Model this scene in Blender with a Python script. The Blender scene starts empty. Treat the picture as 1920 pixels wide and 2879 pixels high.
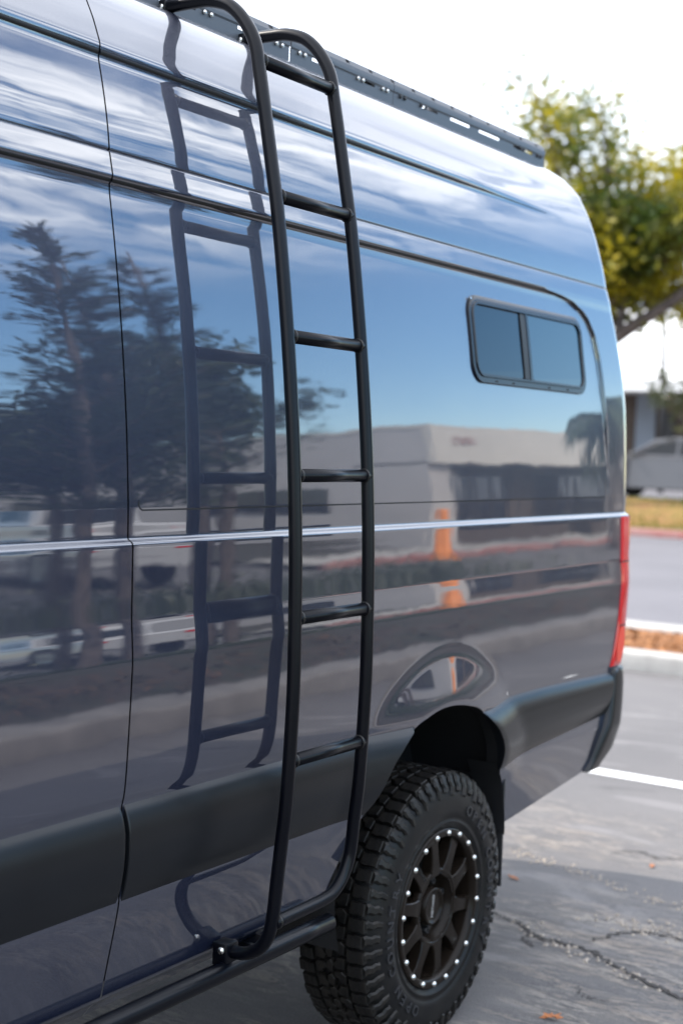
import bpy, bmesh, math, random
import numpy as np
from mathutils import Matrix, Vector

R = math.radians
PI = math.pi
scene = bpy.context.scene
C = scene.collection

# ------------------------------------------------------------------ camera
ZG = 0.378                       # height of the rear wheel centre above the asphalt
pan, pitch, roll = R(56.603), R(-2.793), R(2.147)
fw = Vector((math.sin(pan) * math.cos(pitch), math.cos(pan) * math.cos(pitch), math.sin(pitch)))
ri = Vector((math.cos(pan), -math.sin(pan), 0))
up = ri.cross(fw)
r2 = ri * math.cos(roll) + up * math.sin(roll)
u2 = -ri * math.sin(roll) + up * math.cos(roll)
cam_d = bpy.data.cameras.new('camera')
cam = bpy.data.objects.new('camera', cam_d)
C.objects.link(cam)
M = Matrix((r2, u2, -fw)).transposed().to_4x4()
M.translation = Vector((-3.498, -1.925, 1.308 + ZG))
cam.matrix_world = M
cam_d.sensor_fit = 'VERTICAL'
cam_d.sensor_height = 36
cam_d.sensor_width = 24
cam_d.lens = 50
cam_d.clip_start = 0.05
cam_d.clip_end = 2000
cam_d.dof.use_dof = True
cam_d.dof.focus_distance = 3.12
cam_d.dof.aperture_fstop = 2.6
cam_d.dof.aperture_blades = 9
scene.camera = cam

# ------------------------------------------------------------------ sky, sun, exposure
SUN_EL = R(45)
SUN_AZ = math.atan2(0.95, -0.30)          # direction to the sun in the ground plane (x to the rear of the van, y away)
world = bpy.data.worlds.new('World')
scene.world = world
world.use_nodes = True
nt = world.node_tree
nt.nodes.clear()
wo = nt.nodes.new('ShaderNodeOutputWorld')
bg = nt.nodes.new('ShaderNodeBackground')
sky = nt.nodes.new('ShaderNodeTexSky')
sky.sky_type = 'NISHITA'
sky.sun_disc = False
sky.sun_elevation = SUN_EL
sky.sun_rotation = PI / 2 - SUN_AZ
sky.altitude = 50
sky.air_density = 1.0
sky.dust_density = 0.5
sky.ozone_density = 1.0
bg.inputs['Strength'].default_value = 0.11
# thin streaked cirrus, thicker higher up
tc = nt.nodes.new('ShaderNodeTexCoord')
sep = nt.nodes.new('ShaderNodeSeparateXYZ')
nt.links.new(tc.outputs['Generated'], sep.inputs[0])
def wmath(op, a, b=None, c=None):
    n = nt.nodes.new('ShaderNodeMath'); n.operation = op
    for i, v in enumerate((a, b, c)):
        if v is None: continue
        if isinstance(v, (int, float)): n.inputs[i].default_value = v
        else: nt.links.new(v, n.inputs[i])
    return n.outputs[0]
zc = wmath('MAXIMUM', sep.outputs['Z'], 0.06)
px = wmath('DIVIDE', sep.outputs['X'], zc)
py = wmath('DIVIDE', sep.outputs['Y'], zc)
cmb = nt.nodes.new('ShaderNodeCombineXYZ')
nt.links.new(px, cmb.inputs[0]); nt.links.new(py, cmb.inputs[1])
mp = nt.nodes.new('ShaderNodeMapping')
mp.inputs['Rotation'].default_value = (0, 0, R(28))
mp.inputs['Scale'].default_value = (0.8, 2.2, 1)
mp.inputs['Location'].default_value = (3.1, 1.7, 0)
nt.links.new(cmb.outputs[0], mp.inputs[0])
nz = nt.nodes.new('ShaderNodeTexNoise')
nz.inputs['Scale'].default_value = 2.3
nz.inputs['Detail'].default_value = 6
nz.inputs['Roughness'].default_value = 0.60
nz.inputs['Distortion'].default_value = 1.1
nt.links.new(mp.outputs[0], nz.inputs['Vector'])
mr = nt.nodes.new('ShaderNodeMapRange'); mr.interpolation_type = 'SMOOTHSTEP'
mr.inputs['From Min'].default_value = 0.33; mr.inputs['From Max'].default_value = 0.68
nt.links.new(nz.outputs['Fac'], mr.inputs['Value'])
me_ = nt.nodes.new('ShaderNodeMapRange'); me_.interpolation_type = 'SMOOTHSTEP'
me_.inputs['From Min'].default_value = 0.27; me_.inputs['From Max'].default_value = 0.42
nt.links.new(sep.outputs['Z'], me_.inputs['Value'])
cf = wmath('MULTIPLY', mr.outputs[0], me_.outputs[0])
cf = wmath('MULTIPLY', cf, 0.85)
mix = nt.nodes.new('ShaderNodeMix'); mix.data_type = 'RGBA'
nt.links.new(cf, mix.inputs[0])
hs = nt.nodes.new('ShaderNodeHueSaturation'); hs.inputs['Saturation'].default_value = 1.26; hs.inputs['Value'].default_value = 2.2
nt.links.new(sky.outputs[0], hs.inputs['Color'])
nt.links.new(hs.outputs[0], mix.inputs[6])
mix.inputs[7].default_value = (27.0, 27.4, 28.0, 1)
# bright milky veil on the sun's side of the sky
sd = (math.cos(SUN_AZ) * math.cos(SUN_EL), math.sin(SUN_AZ) * math.cos(SUN_EL), math.sin(SUN_EL))
vd = nt.nodes.new('ShaderNodeVectorMath'); vd.operation = 'DOT_PRODUCT'
nt.links.new(tc.outputs['Generated'], vd.inputs[0]); vd.inputs[1].default_value = sd
mv_ = nt.nodes.new('ShaderNodeMapRange'); mv_.interpolation_type = 'SMOOTHSTEP'
mv_.inputs['From Min'].default_value = -0.16; mv_.inputs['From Max'].default_value = 0.12
nt.links.new(vd.outputs['Value'], mv_.inputs['Value'])
mix2 = nt.nodes.new('ShaderNodeMix'); mix2.data_type = 'RGBA'
nt.links.new(wmath('MULTIPLY', mv_.outputs[0], 0.9), mix2.inputs[0])
nt.links.new(mix.outputs[2], mix2.inputs[6])
mix2.inputs[7].default_value = (13.0, 13.9, 15.8, 1)
nt.links.new(mix2.outputs[2], bg.inputs['Color'])
nt.links.new(bg.outputs[0], wo.inputs['Surface'])

sun_d = bpy.data.lights.new('sun', 'SUN')
sun_d.energy = 4.0
sun_d.angle = R(0.53)
sun_d.color = (1.0, 0.92, 0.82)
sun = bpy.data.objects.new('sun', sun_d)
C.objects.link(sun)
sdir = Vector((math.cos(SUN_AZ) * math.cos(SUN_EL), math.sin(SUN_AZ) * math.cos(SUN_EL), math.sin(SUN_EL)))
sun.rotation_euler = sdir.to_track_quat('Z', 'Y').to_euler()
sun.location = sdir * 50

scene.view_settings.view_transform = 'Standard'
scene.view_settings.look = 'None'
scene.view_settings.gamma = 1
scene.view_settings.exposure = 0.78
scene.render.engine = 'CYCLES'
scene.cycles.use_denoising = True
scene.cycles.max_bounces = 10
scene.cycles.glossy_bounces = 5
scene.cycles.transmission_bounces = 6
scene.cycles.sample_clamp_indirect = 8

# ------------------------------------------------------------------ helpers
def lk(t, a, b): t.links.new(a, b)

def mat(name, col, rough=0.5, metal=0.0, spec=0.5, coat=0.0, coat_ior=1.5, coat_rough=0.02,
        noise=None, bump=None, trans=0.0, ior=1.5, alpha=1.0):
    """noise=(scale, amount, [second colour]); bump=(scale, strength, distance)"""
    m = bpy.data.materials.new(name); m.use_nodes = True
    t = m.node_tree; b = t.nodes['Principled BSDF']
    b.inputs['Base Color'].default_value = (*col, 1)
    b.inputs['Roughness'].default_value = rough
    b.inputs['Metallic'].default_value = metal
    b.inputs['Specular IOR Level'].default_value = spec
    b.inputs['Coat Weight'].default_value = coat
    b.inputs['Coat IOR'].default_value = coat_ior
    b.inputs['Coat Roughness'].default_value = coat_rough
    b.inputs['Transmission Weight'].default_value = trans
    b.inputs['IOR'].default_value = ior
    tcn = None
    if noise or bump:
        tcn = t.nodes.new('ShaderNodeTexCoord')
    if noise:
        n = t.nodes.new('ShaderNodeTexNoise'); n.inputs['Scale'].default_value = noise[0]
        n.inputs['Detail'].default_value = 6
        lk(t, tcn.outputs['Object'], n.inputs['Vector'])
        r = t.nodes.new('ShaderNodeMapRange')
        r.inputs['From Min'].default_value = 0.3; r.inputs['From Max'].default_value = 0.7
        lk(t, n.outputs['Fac'], r.inputs['Value'])
        mx = t.nodes.new('ShaderNodeMix'); mx.data_type = 'RGBA'
        c2 = noise[2] if len(noise) > 2 else tuple(c * (1 - noise[1]) for c in col)
        mx.inputs[6].default_value = (*c2, 1); mx.inputs[7].default_value = (*col, 1)
        lk(t, r.outputs[0], mx.inputs[0]); lk(t, mx.outputs[2], b.inputs['Base Color'])
    if bump:
        n = t.nodes.new('ShaderNodeTexNoise'); n.inputs['Scale'].default_value = bump[0]
        n.inputs['Detail'].default_value = 5
        lk(t, tcn.outputs['Object'], n.inputs['Vector'])
        bp = t.nodes.new('ShaderNodeBump'); bp.inputs['Strength'].default_value = bump[1]
        bp.inputs['Distance'].default_value = bump[2]
        lk(t, n.outputs['Fac'], bp.inputs['Height']); lk(t, bp.outputs[0], b.inputs['Normal'])
    return m

def leaf_mat(name, c1, c2, transl=0.45, scale=0.8):
    m = bpy.data.materials.new(name); m.use_nodes = True
    t = m.node_tree; b = t.nodes['Principled BSDF']; out = t.nodes['Material Output']
    g = t.nodes.new('ShaderNodeTexCoord')
    n = t.nodes.new('ShaderNodeTexNoise'); n.inputs['Scale'].default_value = scale; n.inputs['Detail'].default_value = 3
    lk(t, g.outputs['Object'], n.inputs['Vector'])
    r = t.nodes.new('ShaderNodeMapRange'); r.inputs['From Min'].default_value = 0.38; r.inputs['From Max'].default_value = 0.62
    lk(t, n.outputs['Fac'], r.inputs['Value'])
    mx = t.nodes.new('ShaderNodeMix'); mx.data_type = 'RGBA'
    mx.inputs[6].default_value = (*c1, 1); mx.inputs[7].default_value = (*c2, 1)
    lk(t, r.outputs[0], mx.inputs[0]); lk(t, mx.outputs[2], b.inputs['Base Color'])
    b.inputs['Roughness'].default_value = 0.45
    tr = t.nodes.new('ShaderNodeBsdfTranslucent'); lk(t, mx.outputs[2], tr.inputs['Color'])
    ms = t.nodes.new('ShaderNodeMixShader'); ms.inputs[0].default_value = transl
    lk(t, b.outputs[0], ms.inputs[1]); lk(t, tr.outputs[0], ms.inputs[2]); lk(t, ms.outputs[0], out.inputs['Surface'])
    return m

WLOC = {}          # world location of parents (parents are never rotated)

def attach(o, parent):
    if parent is not None:
        o.parent = parent
        o.matrix_parent_inverse = Matrix.Translation(-WLOC[parent.name])

def obj_from(name, me, m=None, parent=None, smooth=True):
    if m is not None: me.materials.append(m)
    if smooth:
        me.polygons.foreach_set('use_smooth', [True] * len(me.polygons))
    o = bpy.data.objects.new(name, me); C.objects.link(o)
    WLOC[o.name] = Vector((0, 0, 0))
    attach(o, parent)
    return o

def pyobj(name, v, f, m=None, parent=None, smooth=True, zoff=0.0):
    me = bpy.data.meshes.new(name)
    if zoff: v = [(a, b, c + zoff) for a, b, c in v]
    me.from_pydata([tuple(map(float, q)) for q in v], [], f)
    me.validate(); me.update()
    return obj_from(name, me, m, parent, smooth)

def bmobj(name, bm, m=None, parent=None, smooth=False, auto=None):
    me = bpy.data.meshes.new(name); bm.to_mesh(me); bm.free()
    o = obj_from(name, me, m, parent, smooth)
    if auto is not None:
        try: me.set_sharp_from_angle(angle=R(auto))
        except Exception: pass
    return o

def empty(name, loc, parent=None):
    o = bpy.data.objects.new(name, None); C.objects.link(o)
    o.location = loc; o.empty_display_size = 0.1
    WLOC[o.name] = Vector(loc)
    if parent is not None:
        o.parent = parent; o.matrix_parent_inverse = Matrix.Translation(-WLOC[parent.name])
    return o

def tag(o, label=None, cat=None, group=None, kind=None):
    if label: o['label'] = label
    if cat: o['category'] = cat
    if group: o['group'] = group
    if kind: o['kind'] = kind
    return o

def struct(o, label=None):
    o['kind'] = 'structure'
    if label: o['label'] = label
    return o

def add_box(bm, x0, x1, y0, y1, z0, z1, bev=0.0, seg=1):
    vs = [bm.verts.new(p) for p in ((x0, y0, z0), (x1, y0, z0), (x1, y1, z0), (x0, y1, z0), (x0, y0, z1), (x1, y0, z1), (x1, y1, z1), (x0, y1, z1))]
    fs = [bm.faces.new([vs[i] for i in q]) for q in ((0, 3, 2, 1), (4, 5, 6, 7), (0, 1, 5, 4), (1, 2, 6, 5), (2, 3, 7, 6), (3, 0, 4, 7))]
    if bev > 0:
        es = list({e for f in fs for e in f.edges})
        bmesh.ops.bevel(bm, geom=es, offset=bev, segments=seg, profile=0.5, affect='EDGES')

def boxobj(name, x0, x1, y0, y1, z0, z1, m, parent=None, bev=0.0, seg=2):
    bm = bmesh.new(); add_box(bm, x0, x1, y0, y1, z0, z1, bev, seg)
    return bmobj(name, bm, m, parent, smooth=bev > 0, auto=40 if bev > 0 else None)

def sweep(pts, rad, n=14, cap=True):
    """tube along a polyline; rad a number or a list"""
    P = [Vector(p) for p in pts]; N = len(P)
    rr = rad if isinstance(rad, (list, tuple)) else [rad] * N
    T = []
    for i in range(N):
        a = P[max(0, i - 1)]; b = P[min(N - 1, i + 1)]
        T.append((b - a).normalized())
    ref = Vector((0, 0, 1)) if abs(T[0].z) < 0.9 else Vector((1, 0, 0))
    u = T[0].cross(ref).normalized()
    v, f = [], []
    for i in range(N):
        u = (u - T[i] * u.dot(T[i])).normalized(); w = T[i].cross(u)
        for j in range(n):
            a = 2 * PI * j / n
            v.append(P[i] + (u * math.cos(a) + w * math.sin(a)) * rr[i])
    for i in range(N - 1):
        for j in range(n):
            f.append((i * n + j, i * n + (j + 1) % n, (i + 1) * n + (j + 1) % n, (i + 1) * n + j))
    if cap:
        f.append(tuple(reversed(range(n)))); f.append(tuple(range((N - 1) * n, N * n)))
    return v, f

def catmull(pts, sub=6):
    P = [Vector(p) for p in pts]; out = []
    Q = [P[0] * 2 - P[1]] + P + [P[-1] * 2 - P[-2]]
    for i in range(1, len(Q) - 2):
        p0, p1, p2, p3 = Q[i - 1:i + 3]
        for s in range(sub):
            t = s / sub
            out.append(0.5 * ((2 * p1) + (p2 - p0) * t + (2 * p0 - 5 * p1 + 4 * p2 - p3) * t * t + (3 * p1 - p0 - 3 * p2 + p3) * t ** 3))
    out.append(P[-1])
    return out

def lathe_y(prof, n=64, cx=0.0, cz=0.0, close=False):
    """revolve (r, y) points about the y axis through (cx, cz)"""
    v, f = [], []
    K = len(prof)
    for i in range(n):
        a = 2 * PI * i / n
        for r, y in prof: v.append((cx + r * math.cos(a), y, cz + r * math.sin(a)))
    for i in range(n):
        i2 = (i + 1) % n
        for k in range(K if close else K - 1):
            k2 = (k + 1) % K
            f.append((i * K + k, i2 * K + k, i2 * K + k2, i * K + k2))
    return v, f

def merge(*vf):
    V, F = [], []
    for v, f in vf:
        o = len(V); V += [tuple(q) for q in v]; F += [tuple(i + o for i in q) for q in f]
    return V, F

def pchip(xs, ys):
    x = np.array(xs, float); y = np.array(ys, float)
    h = np.diff(x); d = np.diff(y) / h
    m = np.zeros_like(x)
    m[0] = d[0]; m[-1] = d[-1]
    for i in range(1, len(x) - 1):
        if d[i - 1] * d[i] <= 0: m[i] = 0
        else:
            w1 = 2 * h[i] + h[i - 1]; w2 = h[i] + 2 * h[i - 1]
            m[i] = (w1 + w2) / (w1 / d[i - 1] + w2 / d[i])
    def f(q):
        q = np.asarray(q, float)
        i = np.clip(np.searchsorted(x, q) - 1, 0, len(x) - 2)
        t = np.clip((q - x[i]) / h[i], -0.5, 1.5)
        return (2 * t**3 - 3 * t**2 + 1) * y[i] + (t**3 - 2 * t**2 + t) * h[i] * m[i] + (-2 * t**3 + 3 * t**2) * y[i + 1] + (t**3 - t**2) * h[i] * m[i + 1]
    return f

def sstep(a, b, x):
    t = np.clip((np.asarray(x, float) - a) / (b - a), 0, 1)
    return t * t * (3 - 2 * t)

# ------------------------------------------------------------------ materials
def paint_material():
    m = bpy.data.materials.new('van_paint'); m.use_nodes = True
    t = m.node_tree; b = t.nodes['Principled BSDF']
    b.inputs['Base Color'].default_value = (0.010, 0.0145, 0.036, 1)
    b.inputs['Metallic'].default_value = 0.35
    b.inputs['Roughness'].default_value = 0.40
    b.inputs['Coat Weight'].default_value = 1.0
    b.inputs['Coat IOR'].default_value = 2.35
    g = t.nodes.new('ShaderNodeTexCoord')
    nd = t.nodes.new('ShaderNodeTexNoise'); nd.inputs['Scale'].default_value = 2.2; nd.inputs['Detail'].default_value = 6
    lk(t, g.outputs['Object'], nd.inputs['Vector'])
    rd = t.nodes.new('ShaderNodeMapRange'); rd.inputs['From Min'].default_value = .35; rd.inputs['From Max'].default_value = .75
    rd.inputs['To Min'].default_value = .008; rd.inputs['To Max'].default_value = .05
    lk(t, nd.outputs['Fac'], rd.inputs['Value']); lk(t, rd.outputs[0], b.inputs['Coat Roughness'])
    n = t.nodes.new('ShaderNodeTexNoise'); n.inputs['Scale'].default_value = 900; n.inputs['Detail'].default_value = 1
    lk(t, g.outputs['Object'], n.inputs['Vector'])
    bp = t.nodes.new('ShaderNodeBump'); bp.inputs['Strength'].default_value = 0.25; bp.inputs['Distance'].default_value = 0.0006
    lk(t, n.outputs['Fac'], bp.inputs['Height']); lk(t, bp.outputs[0], b.inputs['Normal'])
    # long-wave sheet metal and orange peel in the clear coat
    n2 = t.nodes.new('ShaderNodeTexNoise'); n2.inputs['Scale'].default_value = 4.5; n2.inputs['Detail'].default_value = 2.5
    lk(t, g.outputs['Object'], n2.inputs['Vector'])
    bp2 = t.nodes.new('ShaderNodeBump'); bp2.inputs['Strength'].default_value = 1.0; bp2.inputs['Distance'].default_value = 0.0005
    lk(t, n2.outputs['Fac'], bp2.inputs['Height'])
    lk(t, bp2.outputs[0], b.inputs['Coat Normal'])
    return m

M_paint = paint_material()
M_clad = mat('cladding_plastic', (0.0060, 0.0068, 0.0085), 0.30, spec=0.36, bump=(700, 0.25, 0.0004), noise=(9, 0.18))
M_black = mat('black_trim', (0.012, 0.012, 0.013), 0.5)
M_gap = mat('seam_black', (0.006, 0.006, 0.007), 0.8)
M_ladder = mat('ladder_powder_coat', (0.0010, 0.0014, 0.0034), 0.30, spec=0.22, bump=(1400, 0.05, 0.0002))
M_weld = mat('weld_bead', (0.02, 0.019, 0.018), 0.3, metal=0.4, bump=(400, 0.8, 0.001))
M_steel = mat('bright_steel', (0.62, 0.60, 0.57), 0.22, metal=1.0)
M_rack = mat('rack_plate_coat', (0.060, 0.066, 0.076), 0.42, spec=0.5)
M_rub = mat('tyre_rubber', (0.0055, 0.0055, 0.006), 0.42, spec=0.20, bump=(160, 0.35, 0.0012), noise=(14, 0.0, (0.012, 0.011, 0.010)))
M_tread = mat('tread_rubber', (0.0075, 0.0072, 0.0072), 0.42, spec=0.22, bump=(220, 0.5, 0.0015), noise=(30, 0.0, (0.020, 0.017, 0.014)))
M_rim = mat('rim_satin_black', (0.011, 0.0080, 0.0060), 0.25, metal=0.0, spec=0.14)
M_liner = mat('wheel_liner', (0.006, 0.006, 0.007), 0.75)
M_wframe = mat('window_frame_black', (0.006, 0.008, 0.012), 0.26, spec=0.4)
M_glass = mat('dark_glass', (0.004, 0.022, 0.036), 0.02, spec=0.8, coat=0.1, coat_ior=1.8)
M_glassd = mat('deep_tinted_glass', (0.002, 0.012, 0.024), 0.015, spec=0.45)
M_lamp = mat('red_lens', (0.55, 0.008, 0.012), 0.12, spec=0.6, coat=0.6, coat_ior=1.6)
M_lamp2 = mat('red_lens_bright', (0.75, 0.05, 0.02), 0.15, spec=0.6)

# ------------------------------------------------------------------ van body surface (heights relative to wheel centre)
PZ = [.100, .128, .144, .170, .200, .245, .287, .345, .360, .45, .556, .575, .62, .69, .764, .835, .851, .857, .862, .90, .928, .934, .940,
      1.00, 1.060, 1.0870, 1.0896, 1.0920, 1.0968, 1.0990, 1.103, 1.13, 1.16]
PY = [.085, .062, .040, .0335, .0275, .0180, .0090, -.0020, -.004, -.004, -.004, -.0085, -.0130, -.0162, -.0190, -.0211, -.0214, -.0212, -.0209, -.0182, -.0157, -.0153, -.0151,
      -.0140, -.0127, -.0120, -.0108, -.0085, -.0010, .0010, .0016, .0022, .0030]
f_low = pchip(PZ, PY)
UZ = [1.826, 1.829, 1.836, 1.855, 1.872, 1.8755, 1.8765, 1.8785, 1.8805, 1.8815, 1.90, 1.93, 1.962, 2.02, 2.055, 2.064, 2.069, 2.074, 2.085, 2.090, 2.096, 2.12, 2.15, 2.187]
UY = [.0712, .0714, .0728, .0770, .0810, .0820, .0834, .0858, .0838, .0830, .0850, .0893, .0952, .1080, .1166, .1188, .1194, .1190, .1162, .1160, .1170, .1258, .1382, .1570]
f_up = pchip(UZ, UY)
SZ = [1.962, 2.02, 2.08, 2.13, 2.187]
SY = [.0952, .1082, .1228, .1372, .1570]
f_smooth = pchip(SZ, SY)

def panel(z):
    t = z - 1.16
    return .003 + .0515 * t + .107 * t * t

def recess_edge_x(z):
    return np.interp(z, [1.10, 1.20, 1.45, 1.62, 1.70, 1.75, 1.78, 1.80, 1.812, 1.82], [1.088, 1.086, 1.062, 1.042, 1.018, .978, .93, .87, .78, .66])

AX, AZ = -0.042, 0.17
def arch_flare(x, z):
    r = np.hypot(x - AX, (z - AZ))
    # straight-sided cone with a tight bend where it leaves the panel
    u = .588 - r
    ramp = np.where(u < 0, 0, np.where(u < .05, u * u / .10, u - .025))
    w = sstep(.28, .44, z)
    return -.200 * np.minimum(ramp, .135) * w

def bodyY(x, z):
    x = np.asarray(x, float); z = np.asarray(z, float)
    x, z = np.broadcast_arrays(x, z)
    y = np.where(z < 1.16, f_low(np.minimum(z, 1.16)), 0.0)
    # window panel pressed into the side between belt line and gutter
    depth = .0105 * sstep(1.14, 1.60, z)
    outer = panel(z) - depth
    top = np.clip((z - 1.811) / .015, 0, 1)
    m_rec = 1 - np.clip((x - recess_edge_x(z) + .007) / .014, 0, 1)
    m_rec = m_rec * (1 - top)
    mid = outer + depth * m_rec
    # let the outer strip run into the gutter strip
    mid = np.where(z > 1.79, mid + (f_up(1.826) - (panel(1.826) - .0105)) * sstep(1.79, 1.826, z) * (1 - m_rec * 0.0), mid)
    y = np.where((z >= 1.16) & (z < 1.826), mid, y)
    fade = sstep(.05, .95, x)
    upy = f_up(np.maximum(z, 1.826))
    upy = np.where(z > 1.962, upy * (1 - fade) + f_smooth(np.maximum(z, 1.962)) * fade, upy)
    y = np.where(z >= 1.826, upy, y)
    y = y + arch_flare(x, z)
    # sheet-metal waviness
    y = y + .00010 * (np.sin(9.1 * x + 3.7 * z) + .7 * np.sin(15.3 * x - 6.1 * z + 1.3) + .5 * np.sin(5.3 * z + 22 * x)) * sstep(.5, .7, z)
    return y

def rear_xc(z):
    return np.interp(z, [.10, .218, .265, .5, 1.0, 1.45, 1.59, 1.75, 1.888, 2.048, 2.12, 2.187, 2.23, 2.265, 2.29, 2.34], [1.07, 1.12, 1.18, 1.215, 1.222, 1.225, 1.212, 1.185, 1.148, 1.115, 1.09, 1.055, 1.02, .985, .965, .95])

SEAM = -1.351
YM = 1.015
def dense(a, b, h): return list(np.linspace(a, b, max(2, int(round((b - a) / h)) + 1))[:-1])
rows = dense(.100, .144, .011) + dense(.144, .36, .009) + dense(.36, .556, .012) + dense(.556, .84, .009) + dense(.84, .945, .0035) + dense(.945, 1.08, .009) \
    + dense(1.08, 1.11, .0014) + dense(1.11, 1.148, .006) + dense(1.148, 1.1512, .0016) + dense(1.1512, 1.1600, .0007) + dense(1.16, 1.163, .0015) + dense(1.163, 1.78, .009) + dense(1.78, 1.835, .002) + dense(1.835, 1.872, .005) \
    + dense(1.872, 1.885, .0008) + dense(1.885, 2.05, .007) + dense(2.05, 2.10, .002) + dense(2.10, 2.187, .006) + [2.187]
roof_prof = [(.1665, 2.203), (.178, 2.219), (.192, 2.235), (.210, 2.251), (.233, 2.266), (.262, 2.280), (.300, 2.293), (.35, 2.306), (.42, 2.320), (.52, 2.334), (.66, 2.347), (.82, 2.355), (YM, 2.358)]
ZB_REAR = lambda x: np.interp(x, [.30, .386, 1.042, 1.3], [.144, .172, .235, .25])

# arch outline (x, z), front foot to rear foot
arch_ctrl = [(-.58, .02), (-.535, .17), (-.495, .262), (-.455, .345), (-.383, .452), (-.322, .505), (-.240, .548), (-.126, .583), (-.03, .588), (.073, .573), (.155, .547), (.25, .470), (.318, .356), (.352, .295), (.372, .22), (.382, .16), (.385, .02)]
ARCH = np.array([tuple(p)[:2] for p in catmull([(a, b, 0) for a, b in arch_ctrl], 8)])
def poly_nearest(px, pz):
    A = ARCH[:-1]; B = ARCH[1:]; d = B - A; L2 = (d ** 2).sum(1)
    t = np.clip(((px - A[:, 0]) * d[:, 0] + (pz - A[:, 1]) * d[:, 1]) / L2, 0, 1)
    q = A + d * t[:, None]
    e = np.hypot(q[:, 0] - px, q[:, 1] - pz); i = int(np.argmin(e))
    return q[i]
def arch_left_x(z): return float(np.interp(z, ARCH[:70, 1][np.argsort(ARCH[:70, 1])], ARCH[:70, 0][np.argsort(ARCH[:70, 1])]))
def inside_arch(x, z):
    n = len(ARCH); c = np.zeros(np.shape(x), bool)
    j = n - 1
    for i in range(n):
        xi, zi = ARCH[i]; xj, zj = ARCH[j]
        cond = ((zi > z) != (zj > z)) & (x < (xj - xi) * (z - zi) / (zj - zi + 1e-12) + xi)
        c = c ^ cond; j = i
    return c

def side_mesh(name, xs, rear, m, parent, cut_arch=False, mirror=False, rowlist=None, shrink=True):
    rl = rowlist or rows
    V = []; ncol = len(xs)
    X = np.zeros((len(rl), ncol)); Z = np.zeros_like(X)
    for i, z in enumerate(rl):
        x = np.array(xs, float)
        zz = np.full(ncol, z)
        if rear:
            xc = float(rear_xc(z)); k = (xc - .5) / (1.24 - .5)
            x = np.where(x > .5, .5 + (x - .5) * k, x)
            zb = ZB_REAR(x)
            zz = np.where((x > .30) & (z < .36), .36 - (.36 - z) * (.36 - zb) / (.36 - .144), zz)
        X[i] = x; Z[i] = zz
    bad = None
    if cut_arch:
        ins = inside_arch(X, Z)
        # cells that straddle the outline keep their shape by pulling inside corners onto it
        cell_all = ins[:-1, :-1] & ins[1:, :-1] & ins[:-1, 1:] & ins[1:, 1:]
        cell_any = ins[:-1, :-1] | ins[1:, :-1] | ins[:-1, 1:] | ins[1:, 1:]
        bad = cell_all
        mixed = cell_any & ~cell_all
        mv = np.zeros_like(ins)
        for di in (0, 1):
            for dj in (0, 1):
                mv[di:di + mixed.shape[0], dj:dj + mixed.shape[1]] |= mixed
        for i, j in zip(*np.nonzero(mv & ins)):
            q = poly_nearest(X[i, j], Z[i, j]); X[i, j], Z[i, j] = q
    Y = bodyY(X, Z)
    nr = len(rl)
    verts = np.stack([X, Y, Z], 2)
    extra = []
    cols = [verts]
    if rear:
        Rr = .10
        arc = []
        for a in np.radians([8, 17, 27, 38, 50, 62, 75, 90]):
            arc.append(np.stack([X[:, -1] + Rr * math.sin(a), Y[:, -1] + Rr * (1 - math.cos(a)), Z[:, -1]], 1))
        ye = arc[-1][:, 1]
        for t in (.1, .35, .65, 1.0):
            arc.append(np.stack([X[:, -1] + Rr + .02 * math.sin(t * PI / 2), ye + (YM - ye) * t, Z[:, -1]], 1))
        cols.append(np.stack(arc, 1))
    G = np.concatenate(cols, 1)
    # roof rows
    top = G[-1].copy(); base = G.shape[1]
    rr = []
    for y, z in roof_prof:
        w = float(sstep(2.187, 2.30, z)); row = np.zeros((base, 3))
        xc = float(rear_xc(z)) if rear else None
        for j in range(ncol):
            x = xs[j]
            if rear and x > .5: x = .5 + (x - .5) * (xc - .5) / (1.24 - .5)
            row[j] = (x, y, z)
        if rear:
            na = 8
            for q, a in enumerate(np.radians([8, 17, 27, 38, 50, 62, 75, 90])):
                row[ncol + q] = (xc + .10 * math.sin(a), y + .10 * (1 - math.cos(a)) * (1 - w), z - .10 * (1 - math.cos(a)) * w)
            ye = row[ncol + na - 1][1]; ze = row[ncol + na - 1][2]
            for q, t in enumerate((.1, .35, .65, 1.0)):
                row[ncol + na + q] = (xc + .10 + .02 * math.sin(t * PI / 2), ye + (YM - ye) * t, ze)
        rr.append(row)
    G = np.concatenate([G, np.stack(rr, 0)], 0)
    if mirror: G[:, :, 1] = 2 * YM - G[:, :, 1]
    nR, nC = G.shape[:2]
    F = []
    for i in range(nR - 1):
        for j in range(nC - 1):
            if bad is not None and i < bad.shape[0] and j < bad.shape[1] and bad[i, j]: continue
            a = i * nC + j
            q = (a, a + 1, a + nC + 1, a + nC)
            F.append(q if not mirror else q[::-1])
    G = G.reshape(-1, 3); G[:, 2] += ZG
    me = bpy.data.meshes.new(name)
    me.from_pydata(G.tolist(), [], F)
    me.validate(); me.update()
    # drop unused vertices
    bm = bmesh.new(); bm.from_mesh(me)
    loose = [v for v in bm.verts if not v.link_faces]
    bmesh.ops.delete(bm, geom=loose, context='VERTS')
    bmesh.ops.remove_doubles(bm, verts=bm.verts, dist=1e-5)
    bm.to_mesh(me); bm.free()
    return obj_from(name, me, m, parent, True)

van = empty('camper_van', (0, YM, 0))
tag(van, 'dark blue-grey high-roof camper van with black lower cladding, seen from its rear flank', 'van')

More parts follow.
